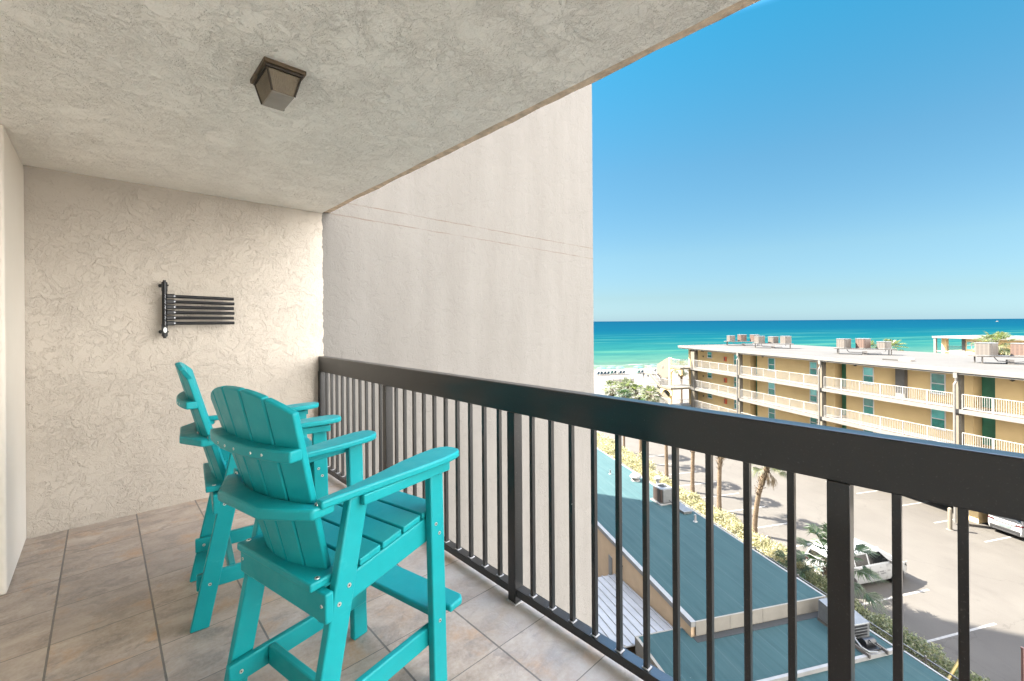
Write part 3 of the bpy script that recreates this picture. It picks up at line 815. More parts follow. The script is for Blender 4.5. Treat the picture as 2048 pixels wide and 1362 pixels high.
sl = k.math('SINE', k.math('MULTIPLY', xyz[2], 60)); vv = k.math('SINE', k.math('MULTIPLY', k.math('ADD', xyz[0], xyz[1]), 26))
M_GRILLE3 = k.fin(k.ramp(k.math('MAXIMUM', sl, vv), [(0.2, (0.17, 0.085, 0.055)), (0.9, (0.33, 0.19, 0.13))]), 0.6, 0.4)

def roundrect(hx, hy, r, n=5):
    pts = []
    for cx, cy, s in ((hx-r, hy-r, 0), (-hx+r, hy-r, 1), (-hx+r, -hy+r, 2), (hx-r, -hy+r, 3)):
        for i in range(n+1):
            q = math.pi/2*(s + i/n); pts.append((cx + r*math.cos(q), cy + r*math.sin(q)))
    return pts
def condenser(root, w, h, grille, z0=0.0):
    m = MB(); m.prism(roundrect(w/2, w/2, w*0.16), z0+0.06, z0+h-0.07); m.build('grille_case', grille, root)
    m = MB(); m.prism(roundrect(w/2+0.015, w/2+0.015, w*0.17), z0, z0+0.06); m.build('base_pan', M_GALV, root)
    top = MB(); ring = roundrect(w/2+0.02, w/2+0.02, w*0.17)
    n = len(ring); vs = []; fs = []
    rin = [(w*0.36*math.cos(math.atan2(y, x)), w*0.36*math.sin(math.atan2(y, x))) for x, y in ring]
    for pts_, z in ((ring, z0+h-0.07), (ring, z0+h-0.02), (rin, z0+h), (rin, z0+h-0.06)):
        vs += [(x, y, z) for x, y in pts_]
    for j in range(3):
        for i in range(n): fs.append((j*n+i, j*n+(i+1) % n, (j+1)*n+(i+1) % n, (j+1)*n+i))
    top.add(vs, fs); tp = top.build('top_cover', M_GALV, root)
    fan = MB(); fan.cyl((0,0,z0+h-0.075), (0,0,z0+h-0.06), w*0.37, n=24); fan.build('fan_well', M_BLACK, tp)
    g = MB()
    for i in range(7):
        q = math.pi*i/7; c, s_ = math.cos(q)*w*0.36, math.sin(q)*w*0.36
        g.bar((-c,-s_,z0+h-0.004), (c,s_,z0+h-0.004), 0.012, 0.008)
    g.build('fan_guard', M_BLACK, tp)

ac = lroot('air_conditioner', -9.30, 4.86, 3.50, R(4))
tag(ac, 'brown condenser with a round fan top at the outer edge of the green roof', 'air conditioner')
condenser(ac, 0.80, 0.86, M_GRILLE, 0.05)
m = MB(); m.box(0.30, 0.47, -0.28, 0.30, 0.12, 0.86); m.build('service_panel', M_GALV, ac, bevel=0.01)
m = MB(); m.box(-0.50, 0.52, -0.48, 0.48, 0.0, 0.05); m.build('pad', M_TRIM, ac)
m = MB(); m.tube([(0.45,0.1,0.25),(0.62,0.12,0.2),(0.7,0.2,0.05),(0.9,0.3,0.02)], 0.018, 6); m.build('refrigerant_pipe', M_BLACK, ac)
tv = lroot('turbine_vent', -12.75, 5.1, 3.50)
tag(tv, 'white mushroom shaped roof vent on the sunlit far end of the green roof', 'roof vent')
m = MB(); m.lathe([(0.30,0),(0.28,0.05),(0.18,0.10),(0.18,0.22)], 18); m.build('flashing', M_TRIM, tv, smooth=True)
m = MB(); m.lathe([(0.20,0.20),(0.36,0.22),(0.37,0.27),(0.31,0.30),(0.33,0.33),(0.27,0.40),(0.24,0.42),(0.16,0.50),(0.02,0.53)], 20); m.build('cap', M_TRIM, tv, smooth=True)
fp = lroot('flue_pipe', -10.55, 5.35, 3.50)
tag(fp, 'slim pale flue pipe with a round cap behind the brown condenser unit', 'pipe')
m = MB(); m.lathe([(0.16,0),(0.13,0.30),(0.095,0.32),(0.095,0.80)], 14); m.build('pipe', M_TRIM, fp, smooth=True)
m = MB(); m.lathe([(0.10,0.78),(0.19,0.80),(0.20,0.92),(0.14,0.97),(0.02,0.99)], 14); m.build('cap', M_TRIM, fp, smooth=True)
rh = lroot('roof_hatch', -7.95, 5.25, 3.50)
tag(rh, 'flat pale metal cover lying near the roof edge beside the condenser', 'hatch')
m = MB(); m.box(-0.55,0.45,-0.24,0.24,0,0.10); m.build('curb', M_GALV, rh)
m = MB(); m.box(-0.60,0.50,-0.28,0.28,0.10,0.15); m.build('lid', M_GALV, rh, bevel=0.012)
vp = lroot('vent_pipe', -6.6, 5.05, 3.50)
tag(vp, 'short white plumbing vent stub standing alone on the shaded green roof', 'pipe')
m = MB(); m.lathe([(0.12,0),(0.06,0.05),(0.055,0.06),(0.055,0.36),(0.03,0.365)], 12); m.build('pipe', M_TRIM, vp, smooth=True)
vp2 = lroot('vent_pipe', -14.3, 4.05, 3.50)
tag(vp2, 'tiny grey vent stub on the sunlit part of the green roof', 'pipe')
m = MB(); m.lathe([(0.10,0),(0.05,0.04),(0.045,0.05),(0.045,0.26),(0.02,0.265)], 12); m.build('pipe', M_GALV, vp2, smooth=True)

ru = lroot('rooftop_unit', 1.22, 5.35, 3.0, R(-2))
tag(ru, 'grey sheet metal unit with an open dark end on the lower green roof', 'rooftop unit')
m = MB(); m.prism([(-0.75,0.12),(0.45,0.12),(0.45,0.62),(-0.05,0.72),(-0.75,0.80)], -0.42, 0.42, lambda x, y, h: (x, h, y)); m.build('housing', M_GALV, ru, bevel=0.02)
m = MB(); m.box(0.452,0.462,-0.30,0.30,0.18,0.58); m.build('open_end_shade', M_BLACK, ru)  # black panel stands in for the shade inside the open end
m = MB()
for i in range(4): m.box(0.455,0.48,-0.31,0.31,0.20+i*0.1,0.215+i*0.1)
m.build('louvre', M_GALV, ru)
m = MB(); m.box(-0.8,1.1,-0.40,-0.34,0,0.12); m.box(-0.8,1.1,0.34,0.40,0,0.12); m.build('rail_base', M_KERB, ru)
m = MB(); m.cyl((0.72,-0.2,0.22),(0.72,0.22,0.22),0.13,n=14); m.box(0.55,0.95,-0.28,0.28,0.06,0.12); m.build('motor', M_BLACK, ru, bevel=0.01)
m = MB(); m.tube([(0.45,-0.25,0.3),(0.62,-0.38,0.28),(0.85,-0.42,0.2),(1.0,-0.3,0.14),(1.05,0.0,0.12)], 0.03, 8); m.build('conduit', M_GALV, ru, smooth=True)
m = MB(); m.tube([(0.9,0.3,0.1),(1.0,0.15,0.2),(0.9,-0.05,0.32),(0.8,-0.05,0.35)], 0.022, 8); m.build('conduit', M_BLACK, ru, smooth=True)

# ================================================================== PLANTS
def leaf_mat(name, cs, rough=0.55, trans=0.25):
    k = NT(name); g = k.n('ShaderNodeNewGeometry'); r = g.outputs['Random Per Island']
    st = [(i/(len(cs)-1), c) for i, c in enumerate(cs)]
    col = k.ramp(r, st)
    k.fin(col, rough, 0.3)
    tr = k.n('ShaderNodeBsdfTranslucent'); k.set(tr.inputs[0], col)
    ms = k.n('ShaderNodeMixShader'); ms.inputs[0].default_value = trans
    k.t.links.new(k.p.outputs[0], ms.inputs[1]); k.t.links.new(tr.outputs[0], ms.inputs[2]); k.t.links.new(ms.outputs[0], k.out.inputs[0])
    return k.m
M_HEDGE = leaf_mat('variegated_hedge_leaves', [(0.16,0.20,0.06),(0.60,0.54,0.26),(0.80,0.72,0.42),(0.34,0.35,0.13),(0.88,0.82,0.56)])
M_HEDGE2 = leaf_mat('shaded_hedge_leaves', [(0.08,0.13,0.05),(0.28,0.33,0.14),(0.48,0.47,0.24),(0.16,0.22,0.08),(0.60,0.60,0.36)])  # darker copy of the hedge leaves, shade put into the colour
M_FROND = leaf_mat('palm_frond_green', [(0.03,0.085,0.025),(0.06,0.13,0.035),(0.11,0.19,0.055),(0.045,0.10,0.035)], 0.45, 0.2)
M_FRONDY = leaf_mat('sunbleached_frond', [(0.07,0.13,0.03),(0.17,0.22,0.06),(0.28,0.30,0.10),(0.10,0.16,0.04)], 0.5, 0.25)
M_DEAD = leaf_mat('dead_frond_tan', [(0.34,0.23,0.12),(0.48,0.35,0.20),(0.60,0.47,0.29)], 0.8, 0.15)
M_TWIG = plain('grey_brown_twigs', (0.17,0.125,0.085), 0.9, 0.4, 20)
k = NT('palm_trunk_bark'); co = k.coord(); xyz = k.sep(co)
rg = k.noise(k.mapping(co, (3, 3, 16)), 2.0, 5, 0.7, 0.8)
col = k.ramp(rg, [(0.3, (0.30, 0.20, 0.13)), (0.55, (0.58, 0.43, 0.29)), (0.75, (0.80, 0.63, 0.45))])
M_TRUNK = k.fin(col, 0.95, 0.1, 0, k.bump(rg, 1.0, 0.05))

def leaf_cloud(name, centers, size, mat, parent, seed):
    """one mesh of many small leaf quads, one per centre"""
    r_ = np.random.default_rng(seed); n = len(centers)
    d1 = r_.normal(size=(n,3)); d1 /= np.linalg.norm(d1, axis=1)[:,None]
    t_ = r_.normal(size=(n,3)); d2 = np.cross(d1, t_); d2 /= np.linalg.norm(d2, axis=1)[:,None]
    s = size*r_.uniform(0.6, 1.3, size=(n,1))
    c = np.asarray(centers)
    P = np.stack([c - d1*s, c + d2*s*0.42, c + d1*s, c - d2*s*0.42], axis=1).reshape(-1,3)
    me = bpy.data.meshes.new(name)
    me.from_pydata(P.tolist(), [], [(4*i,4*i+1,4*i+2,4*i+3) for i in range(n)])
    me.materials.append(mat)
    o = bpy.data.objects.new(name, me); COL.objects.link(o); o.parent = parent
    return o

def hedge(name, a0, a1, b0, b1, h0, h1, n, label, mat, seed, size=0.075):
    root = lroot(name, (a0+a1)/2, (b0+b1)/2)
    tag(root, label, 'hedge')
    r_ = np.random.default_rng(seed)
    L = (a1-a0); Wd = (b1-b0)
    a = r_.uniform(-L/2, L/2, n); q = r_.uniform(-1, 1, n)
    bump = 0.5 + 0.22*np.sin(a*1.7+seed) + 0.18*np.sin(a*4.1+1.3*seed) + 0.13*np.sin(a*9.7) + 0.08*np.sin(a*17+q*4)
    top = h0 + (h1-h0)*bump
    edge = 1 - 0.12*np.sin(a*3.3+2)*np.sign(q)
    shell = r_.uniform(0, 1, n)**0.45
    prof = np.sqrt(np.clip(1 - q*q*0.85, 0, 1))
    z = top*prof*(0.35 + 0.65*shell) + r_.normal(0, 0.05, n)
    b = q*Wd/2*edge + r_.normal(0, 0.05, n)
    keep = (np.sin(a*5.3)*np.sin(b*6.1+a*1.9)*np.sin(z*7+a) < 0.62) & (z > 0.05)
    leaf_cloud('foliage', np.stack([a[keep], b[keep], z[keep]], 1), size, mat, root, seed)
    tw = MB()
    for i in range(int(L*4)):
        x = r_.uniform(-L/2, L/2); y = r_.uniform(-Wd*0.3, Wd*0.3); hh = h0*r_.uniform(0.55, 0.9)
        tw.tube([(x, y, 0), (x+r_.normal(0,0.06), y+r_.normal(0,0.06), hh*0.5), (x+r_.normal(0,0.16), y+r_.normal(0,0.16), hh)], [0.025,0.018,0.008], 5)
    tw.build('stem', M_TWIG, root)
    return root
hedge('hedge', -21.5, -4.6, 8.35, 11.1, 1.4, 2.0, 42000, 'long sunlit yellow green hedge between the upper green roof and the parking lot', M_HEDGE, 3)
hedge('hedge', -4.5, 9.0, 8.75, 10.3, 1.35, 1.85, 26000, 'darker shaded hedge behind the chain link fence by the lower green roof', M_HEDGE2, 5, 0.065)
hedge('hedge', -36.0, -21.6, 6.6, 12.2, 1.2, 2.3, 26000, 'broad pale yellow shrub mass at the far end of the green roof', M_HEDGE, 9, 0.10)

# chain link fence
M_FENCE = plain('galvanised_fence', (0.48, 0.47, 0.45), 0.5, 0.25, 8, 0.5, 0.4)
fe = lroot('chain_link_fence', -6.0, 8.25)
tag(fe, 'galvanised chain link fence with a round top rail in front of the hedges', 'fence')
m = MB(); m.cyl((-15.5,0,1.95),(15.5,0,1.95),0.024,n=8); m.build('top_rail', M_FENCE, fe, smooth=True)
for i in range(13):
    x = -15.5 + i*2.58
    m = MB(); m.cyl((x,0,0),(x,0,2.0),0.032,n=8); m.lathe([(0.04,2.0),(0.035,2.03),(0.005,2.06)], 8, Matrix.Translation((x,0,0))); m.build('post', M_FENCE, fe)
m = MB(); st_ = 0.13; hgt = 1.9
vs = []; fs = []
x = -15.5 - hgt
while x < 15.5:
    for sgn in (1, -1):
        xa, xb = (x, x+hgt) if sgn > 0 else (x+hgt, x)
        za, zb_ = 0.03, 0.03+hgt
        if min(xa, xb) < -15.5 or max(xa, xb) > 15.5: continue
        n0 = len(vs); w_ = 0.003
        vs += [(xa-w_,0,za),(xa+w_,0,za),(xb+w_,0,zb_),(xb-w_,0,zb_),(xa,0.005,za),(xb,0.005,zb_)]
        fs += [(n0,n0+1,n0+2,n0+3),(n0+1,n0+4,n0+5,n0+2),(n0+4,n0,n0+3,n0+5)]
    x += st_
m.add(vs, fs); m.build('mesh', M_FENCE, fe)

# fan palms -----------------------------------------------------------
def fan_leaf(vs, fs, base, dirv, pet, rad, r_, nleaf=22, spread=2.5, droop=0.35):
    """petiole plus a pleated fan of pointed leaflets"""
    d = Vector(dirv).normalized(); side = d.cross(Vector((0,0,1)))
    if side.length < 1e-3: side = Vector((1,0,0))
    side.normalize(); upv = side.cross(d).normalized()
    p0 = Vector(base); p1 = p0 + d*pet*0.6; p2 = p0 + d*pet - Vector((0,0,droop*0.25*pet))
    for q0, q1 in ((p0, p1), (p1, p2)):
        n0 = len(vs); w = 0.018
        vs += [q0-side*w, q0+side*w, q1+side*w, q1-side*w, q0-upv*w, q1-upv*w]
        fs += [(n0,n0+1,n0+2,n0+3), (n0+1,n0+4,n0+5,n0+2), (n0+4,n0,n0+3,n0+5)]
    d2 = (p2-p1).normalized()
    up2 = side.cross(d2).normalized()
    for i in range(nleaf):
        t = (i+0.5)/nleaf*2-1
        ang = t*spread/2 + r_.normal(0, 0.03)
        ld = (d2*math.cos(ang) + side*math.sin(ang)*(1 if True else 0) + up2*(0.28*abs(t)-0.05)).normalized()
        L = rad*(1 - 0.30*abs(t)**2)*r_.uniform(0.88, 1.06)
        lw = max(0.012, rad*0.030)
        ls = ld.cross(up2).normalized()
        m1 = p2 + ld*L*0.55; tip = p2 + ld*L - Vector((0,0,1))*droop*L*r_.uniform(0.6, 1.3)
        n0 = len(vs)
        vs += [p2, m1 - ls*lw + up2*lw*0.35, m1 - up2*lw*0.3, m1 + ls*lw + up2*lw*0.35, tip]
        fs += [(n0, n0+1, n0+2), (n0, n0+2, n0+3), (n0+1, n0+4, n0+2), (n0+2, n0+4, n0+3)]

def fan_palm(name, label, a, b, z0, h, lean=(0,0), nf=26, pet=0.75, rad=0.8, trunk_r=0.16, seed=1, mat=None, dead=14, group=None, low=-0.5, cat='palm tree', droop=0.35, nleaf=22):
    root = lroot(name, a, b, z0, 0); tag(root, label, cat, group)
    r_ = np.random.default_rng(seed)
    top = Vector((lean[0], lean[1], h))
    pts = [Vector((lean[0]*t*t, lean[1]*t*t, h*t)) for t in (0, .15, .3, .45, .6, .75, .9, 1)]
    radl = [trunk_r*1.3, trunk_r*1.02, trunk_r, trunk_r*.95, trunk_r*.92, trunk_r*1.0, trunk_r*1.25, trunk_r*0.9]
    m = MB(); m.tube(pts, radl, 14)
    # old leaf bases under the crown
    for i in range(90):
        q = r_.uniform(0, 2*math.pi); zz = h - r_.uniform(0.02, 0.46)**1.0*min(h, 4.5)
        t = zz/h; c = Vector((lean[0]*t*t, lean[1]*t*t, zz))
        o_ = Vector((math.cos(q), math.sin(q), 0))
        m.bar(c + o_*trunk_r*0.8, c + o_*trunk_r*r_.uniform(1.3, 2.3) + Vector((0,0,r_.uniform(0.05, 0.26))), 0.055, 0.022)
    m.build('trunk', M_TRUNK, root)
    vs = []; fs = []
    for i in range(nf):
        q = i*2.39996 + r_.normal(0, 0.15); e = low + (1.35-low)*((i+0.5)/nf)**0.9
        dv = (math.cos(q)*math.cos(e), math.sin(q)*math.cos(e), math.sin(e))
        fan_leaf(vs, fs, top + Vector((0,0,-0.1)), dv, pet*r_.uniform(0.8,1.15), rad*r_.uniform(0.85,1.1), r_, nleaf, 2.6, droop*r_.uniform(0.7,1.5))
    m = MB(); m.add(vs, fs)
    link_mesh('crown', [tuple(v) for v in m.v], m.f, mat or M_FROND, root)
    if dead:
        vs = []; fs = []
        for i in range(dead):
            q = i*2.39996+0.6; e = -1.15 + r_.uniform(-0.2, 0.35)
            dv = (math.cos(q)*math.cos(e), math.sin(q)*math.cos(e), math.sin(e))
            fan_leaf(vs, fs, top + Vector((0,0,-0.25)), dv, pet*r_.uniform(0.5,0.8), rad*r_.uniform(0.5,0.8), r_, 10, 1.1, 0.5)
        m = MB(); m.add(vs, fs)
        link_mesh('dead_fronds', [tuple(v) for v in m.v], m.f, M_DEAD, root)
    return root
G_ROW = 'palms along the parking edge'
row = [(-10.6, 12.45, 4.75, (0.85, 0.25), 'palm with a leaning tan trunk in the parking row, nearest the railing end', 21),
       (-14.2, 12.7, 5.2, (0.1, 0.1), 'palm in the parking row mostly hidden by a baluster', 22),
       (-17.8, 13.1, 5.3, (0.15, 0.1), 'straight trunked palm with a brown shaggy top beside long crown shadows', 23),
       (-21.1, 12.9, 5.2, (0.0, -0.1), 'palm with a thick sheath of old leaf bases behind the brown condenser', 24),
       (-25.5, 12.9, 5.4, (-0.1, 0.1), 'slim palm trunk rising left of the flue pipe at the hedge end', 25),
       (-29.2, 13.1, 5.9, (0.1, 0), 'farthest palm of the parking row, a thin pole like trunk', 26)]
for a, b, h, ln, lab, sd in row:
    fan_palm('palm_tree', lab, a, b, 0, h, ln, 22, 0.7, 0.75, 0.15 if sd != 26 else 0.12, sd, M_FRONDY if sd == 21 else M_FROND, 12 if sd != 26 else 6, G_ROW, -0.12)
fan_palm('fan_palm', 'low dark green fan palm with big spiky leaves beside the white van', -3.95, 10.55, 0, 2.0, (0.05, 0.25), 23, 1.40, 0.98, 0.17, 31, M_FROND, 5, None, -0.35, 'palm tree', 0.25, 26)
fan_palm('fan_palm', 'small drooping blue green palm at the roof corner below the larger fan palm', -5.1, 9.5, 0, 1.25, (0, 0), 14, 0.7, 0.75, 0.13, 33, M_FROND, 4, None, -0.5, 'palm tree', 0.7, 22)
G_BEACH = 'palms by the beach stair'
for i, (a, b, h, lab, sd) in enumerate([(-42.8, 18.6, 4.6, 'shaggy palm crown at the left end of the beach side palm clump', 41),
        (-41.5, 19.9, 4.5, 'low palm crown filling the middle front of the beach side clump', 42),
        (-43.0, 21.1, 4.8, 'palm crown in front of the grey sand fence', 43),
        (-40.3, 21.0, 4.4, 'palm with hanging tan fronds at the right of the beach clump', 44),
        (-37.6, 21.4, 4.4, 'bright green palm close against the foot of the stairs', 45)]):
    fan_palm('palm_tree', lab, a, b, 0, h, (0, 0), 26, 0.85, 0.95, 0.16, sd, M_FRONDY, 26, G_BEACH, -0.6)
fan_palm('palm_tree', 'palm seen through the arches of the stair landing', -47.5, 33.0, 0, 6.6, (0,0), 22, 0.9, 1.0, 0.16, 51, M_FRONDY, 12, None, -0.6)
fan_palm('palm_tree', 'pale shaggy palm crown poking above the flat roof behind the middle condensers', -38.3, 63.5, 0, 9.4, (0,0), 26, 1.2, 1.4, 0.2, 52, M_FRONDY, 20, None, -0.6)
fan_palm('palm_tree', 'smaller palm crown left of the pale one behind the middle condensers', -40.8, 62.5, 0, 9.2, (0,0), 22, 1.0, 1.1, 0.2, 54, M_FRONDY, 16, None, -0.6)
fan_palm('palm_tree', 'big tan fringed palm crown in front of the second yellow building', -25.6, 63.0, 0, 10.6, (0,0), 28, 1.35, 1.5, 0.22, 53, M_FRONDY, 34, None, -0.6)

# ================================================================== YELLOW WALK-UP BUILDING
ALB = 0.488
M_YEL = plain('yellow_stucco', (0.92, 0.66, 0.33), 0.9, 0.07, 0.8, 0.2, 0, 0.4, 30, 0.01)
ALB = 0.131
M_YELP = plain('cream_paint', (0.42, 0.355, 0.25), 0.8, 0.10, 1.5)
M_WHT = plain('white_trim_paint', (0.46, 0.435, 0.395), 0.6, 0.12, 2.5)
M_RAILW = plain('white_railing_paint', (0.95, 0.92, 0.86), 0.6, 0.08, 2.5)
M_DECK = plain('walkway_floor', (0.42, 0.37, 0.32), 0.9, 0.18, 1.2, 0.2)
ALB = 0.131
k = NT('pale_flat_roof_membrane'); co = k.coord(); xyz = k.sep(co)
n1 = k.noise(co, 0.35, 6, 0.65); n2 = k.noise(k.mapping(co, (2.0, 0.3, 1)), 0.8, 5, 0.65)
col = k.ramp(n1, [(0.3, (0.165, 0.154, 0.137)), (0.7, (0.205, 0.196, 0.18))])
col = k.mix(k.math('MULTIPLY', k.ramp(n2, [(0.5, 0.0), (0.75, 1.0)]), 0.3), col, (0.125, 0.111, 0.097))
sm = k.math('LESS_THAN', k.math('ABSOLUTE', k.math('SUBTRACT', k.math('FRACT', k.math('DIVIDE', xyz[0], 2.1)), 0.5)), 0.012)
col = k.mix(k.math('MULTIPLY', sm, 0.4), col, (0.10, 0.093, 0.083))
rs = k.math('MULTIPLY', k.ramp(k.noise(k.mapping(co, (0.35, 1, 1)), 0.55, 4, 0.6), [(0.64, 0.0), (0.72, 0.6)]), 1.0)
col = k.mix(rs, col, (0.30, 0.215, 0.12))
M_ROOFW = k.fin(col, 0.85, 0.2, 0, k.bump(k.noise(co, 8, 3), 0.2, 0.01))
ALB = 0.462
M_WHTS = plain('brightened_white_window_frame', (1.0, 0.98, 0.94), 0.6, 0.1, 2.5)  # lighter copy of the white trim, its colour raised to offset walkway shade
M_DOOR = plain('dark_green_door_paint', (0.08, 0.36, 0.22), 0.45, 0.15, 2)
M_PANEU = plain('painted_sky_teal_glass', (0.22, 1.0, 0.95), 0.12, 0.35, 1.5, 0.6)  # teal sky reflection of the panes put into the base colour
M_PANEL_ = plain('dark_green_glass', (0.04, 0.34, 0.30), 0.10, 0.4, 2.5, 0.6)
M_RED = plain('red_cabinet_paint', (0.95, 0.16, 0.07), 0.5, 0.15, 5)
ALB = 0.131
M_GREY = plain('grey_conduit_box', (0.60, 0.54, 0.48), 0.7, 0.2, 2)
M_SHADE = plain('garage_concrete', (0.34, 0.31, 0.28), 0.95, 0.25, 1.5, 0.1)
M_BRASSK = plain('brushed_handle', (0.6, 0.56, 0.48), 0.35, 0.2, 30, 0.5, 0.8)

yb = lroot('yellow_apartment_building', 0, 0)
tag(yb, 'long yellow three storey building with white railings, green doors and a pale flat roof', 'apartment building')
A0, A1 = -38.9, 14.0
alc = [(-38.65, -37.6), (-28.55, -27.5), (-18.45, -17.38), (-8.42, -7.26), (1.6, 2.75)]
m = MB(); m.box(A0, A1, 29.5, 41.5, 2.45, 10.40)
edges = [A0] + [e for p_ in alc for e in p_] + [A1]
for i in range(0, len(edges), 2): m.box(edges[i], edges[i+1], 28.6, 29.497, 2.45, 10.40)
wall = m.build('wall', M_YEL, yb)
m = MB(); m.box(-39.2, A1, 26.78, 42.2, 10.40, 10.62); roof = m.build('roof', M_ROOFW, yb)
m = MB(); m.box(-39.25, A1, 26.70, 26.777, 10.36, 10.66); m.box(-39.28, -39.203, 26.70, 42.2, 10.36, 10.66); m.build('roof_trim', M_WHT, roof)
m = MB(); m.box(-39.2, A1, 26.775, 26.86, 10.24, 10.395); m.build('gutter', M_WHT, roof)
cols = [-36.55, -28.35, -18.35, -8.33, 1.7, 11.7]
for fi, zf in enumerate((7.85, 5.25, 2.65)):
    m = MB(); m.box(-36.9, A1, 26.92, 28.597, zf-0.20, zf); sl = m.build('walkway', M_DECK, yb)
    m = MB(); m.box(-36.9, A1, 26.86, 26.917, zf-0.27, zf+0.012); m.build('slab_edge', M_WHT, sl)
    # doors in their recesses
    for di, (d0, d1) in enumerate(alc):
        m = MB(); m.box(d0+0.06, d1-0.06, 29.44, 29.49, zf, zf+2.12); dr = m.build('door', M_DOOR, yb)
        m = MB()
        cx = (d0+d1)/2; wq = (d1-d0-0.12)/2
        for px_ in (-0.5, 0.5):
            for z0, z1 in ((0.25, 0.85), (1.0, 1.55), (1.65, 1.98)):
                m.box(cx+px_*wq-0.17, cx+px_*wq+0.17, 29.425, 29.438, zf+z0, zf+z1)
        m.build('door_panel', M_DOOR, dr)
        m = MB(); m.box(d0+0.01, d0+0.06, 29.42, 29.495, zf, zf+2.18); m.box(d1-0.06, d1-0.01, 29.42, 29.495, zf, zf+2.18); m.box(d0+0.06, d1-0.06, 29.42, 29.495, zf+2.12, zf+2.18)
        m.build('door_frame', M_DOOR, dr)
        m = MB(); m.box(d1-0.20, d1-0.12, 29.40, 29.424, zf+0.92, zf+1.16); m.cyl((d1-0.16, 29.40, zf+1.0), (d1-0.16, 29.34, zf+1.0), 0.025, n=8); m.bar((d1-0.16, 29.34, zf+1.0), (d1-0.28, 29.34, zf+1.0), 0.025, 0.025)
        m.build('handle', M_BRASSK, dr)
        m = MB(); m.lathe([(0.02,0),(0.10,0.02),(0.12,0.06),(0.03,0.12)], 12, Matrix.Translation((d1+0.9, 28.48, zf+2.2)) @ Matrix.Rotation(R(180), 4, 'X')); 
        m.box(d1+0.86, d1+0.94, 28.48, 28.598, zf+2.16, zf+2.22); m.build('porch_lamp', M_YELP, yb, smooth=True)
    # windows
    wins = [(-35.67,-34.83,1.36,2.12), (-31.0,-30.2,0.85,2.12), (-25.95,-25.05,0.72,2.10), (-20.96,-20.16,0.85,2.12), (-15.88,-15.0,0.70,2.11), (-10.92,-10.0,0.66,2.14), (-5.8,-4.9,0.7,2.1), (-0.9,0.0,0.7,2.1), (4.2,5.1,0.7,2.1)]
    for wi, (w0, w1, h0, h1) in enumerate(wins):
        m = MB(); f_ = 0.055
        zb_, zt_ = zf+h0, zf+h1; zm = (zb_+zt_)/2 - 0.02
        m.box(w0, w0+f_, 28.54, 28.62, zb_, zt_); m.box(w1-f_, w1, 28.54, 28.62, zb_, zt_)
        m.box(w0+f_, w1-f_, 28.54, 28.62, zt_-f_, zt_); m.box(w0+f_, w1-f_, 28.54, 28.62, zb_, zb_+f_); m.box(w0+f_, w1-f_, 28.55, 28.62, zm-0.03, zm+0.03)
        m.box(w0-0.04, w1+0.04, 28.50, 28.598, zb_-0.06, zb_-0.003)
        wo_ = m.build('window', M_WHTS, yb)
        m = MB(); m.box(w0+f_, w1-f_, 28.578, 28.599, zm+0.03, zt_-f_); m.build('upper_pane', M_PANEU if fi < 2 and (wi+fi) % 3 != 2 else M_PANEL_, wo_)
        m = MB(); m.box(w0+f_, w1-f_, 28.57, 28.599, zb_+f_, zm-0.03)
        m.build('lower_pane', M_PANEL_, wo_)
    # fire cabinet and small wall fittings
    m = MB(); m.box(-32.55, -32.22, 28.42, 28.598, zf+1.15, zf+1.72); fc = m.build('extinguisher_cabinet', M_RED, yb)
    m = MB(); m.box(-32.46, -32.31, 28.41, 28.419, zf+1.25, zf+1.62); m.build('cabinet_window', M_GREY, fc)
    m = MB(); m.box(-36.55, -36.42, 28.52, 28.598, zf+1.35, zf+1.55); m.box(-36.55, -36.42, 28.52, 28.598, zf+2.0, zf+2.12); m.build('wall_box', M_GREY, yb)
    # railing, one section per bay
    for ci in range(len(cols)-1):
        r0, r1 = cols[ci]+0.22, cols[ci+1]-0.22
        m = MB(); n_ = max(1, round((r1-r0)/1.65)); yr = 27.0
        m.box(r0, r1, yr-0.025, yr+0.025, zf+1.02, zf+1.06); m.box(r0, r1, yr-0.018, yr+0.018, zf+0.09, zf+0.125)
        for j in range(n_+1):
            x_ = r0 + (r1-r0)*j/n_; m.box(x_-0.024, x_+0.024, yr-0.024, yr+0.024, zf, zf+1.02)
        q = r0 + 0.115
        while q < r1 - 0.05:
            m.box(q-0.010, q+0.010, yr-0.010, yr+0.010, zf+0.125, zf+1.02); q += 0.118
        m.build('railing', M_RAILW, yb)
for ci, c_ in enumerate(cols):
    m = MB(); wdt = 0.15 if ci else 0.36
    m.box(c_-wdt, c_+wdt, 26.98, 27.32 if ci else 27.5, 0, 10.38); cl = m.build('column', M_YELP, yb)
    if ci:
        m = MB(); m.box(c_-0.12, c_+0.10, 26.72, 26.855, 9.98, 10.34); m.tube([(c_-0.01,26.80,10.0),(c_-0.01,26.84,9.75),(c_-0.06,26.74,9.55),(c_-0.06,26.74,0.1)], 0.075, 8)
        m.build('downspout', M_WHT, cl)
m = MB(); m.box(-13.15, -12.48, 28.28, 28.597, 7.85, 10.36); m.build('utility_chase', M_GREY, yb)
# open parking under the building
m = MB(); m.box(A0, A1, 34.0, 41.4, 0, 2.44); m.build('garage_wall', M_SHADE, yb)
m = MB(); m.box(-9.0, -8.05, 28.35, 29.3, 0, 2.44); m.build('garage_pier', M_YEL, yb)
m = MB(); m.box(1.9, 2.8, 28.35, 29.3, 0, 2.44); m.build('garage_pier', M_YEL, yb)

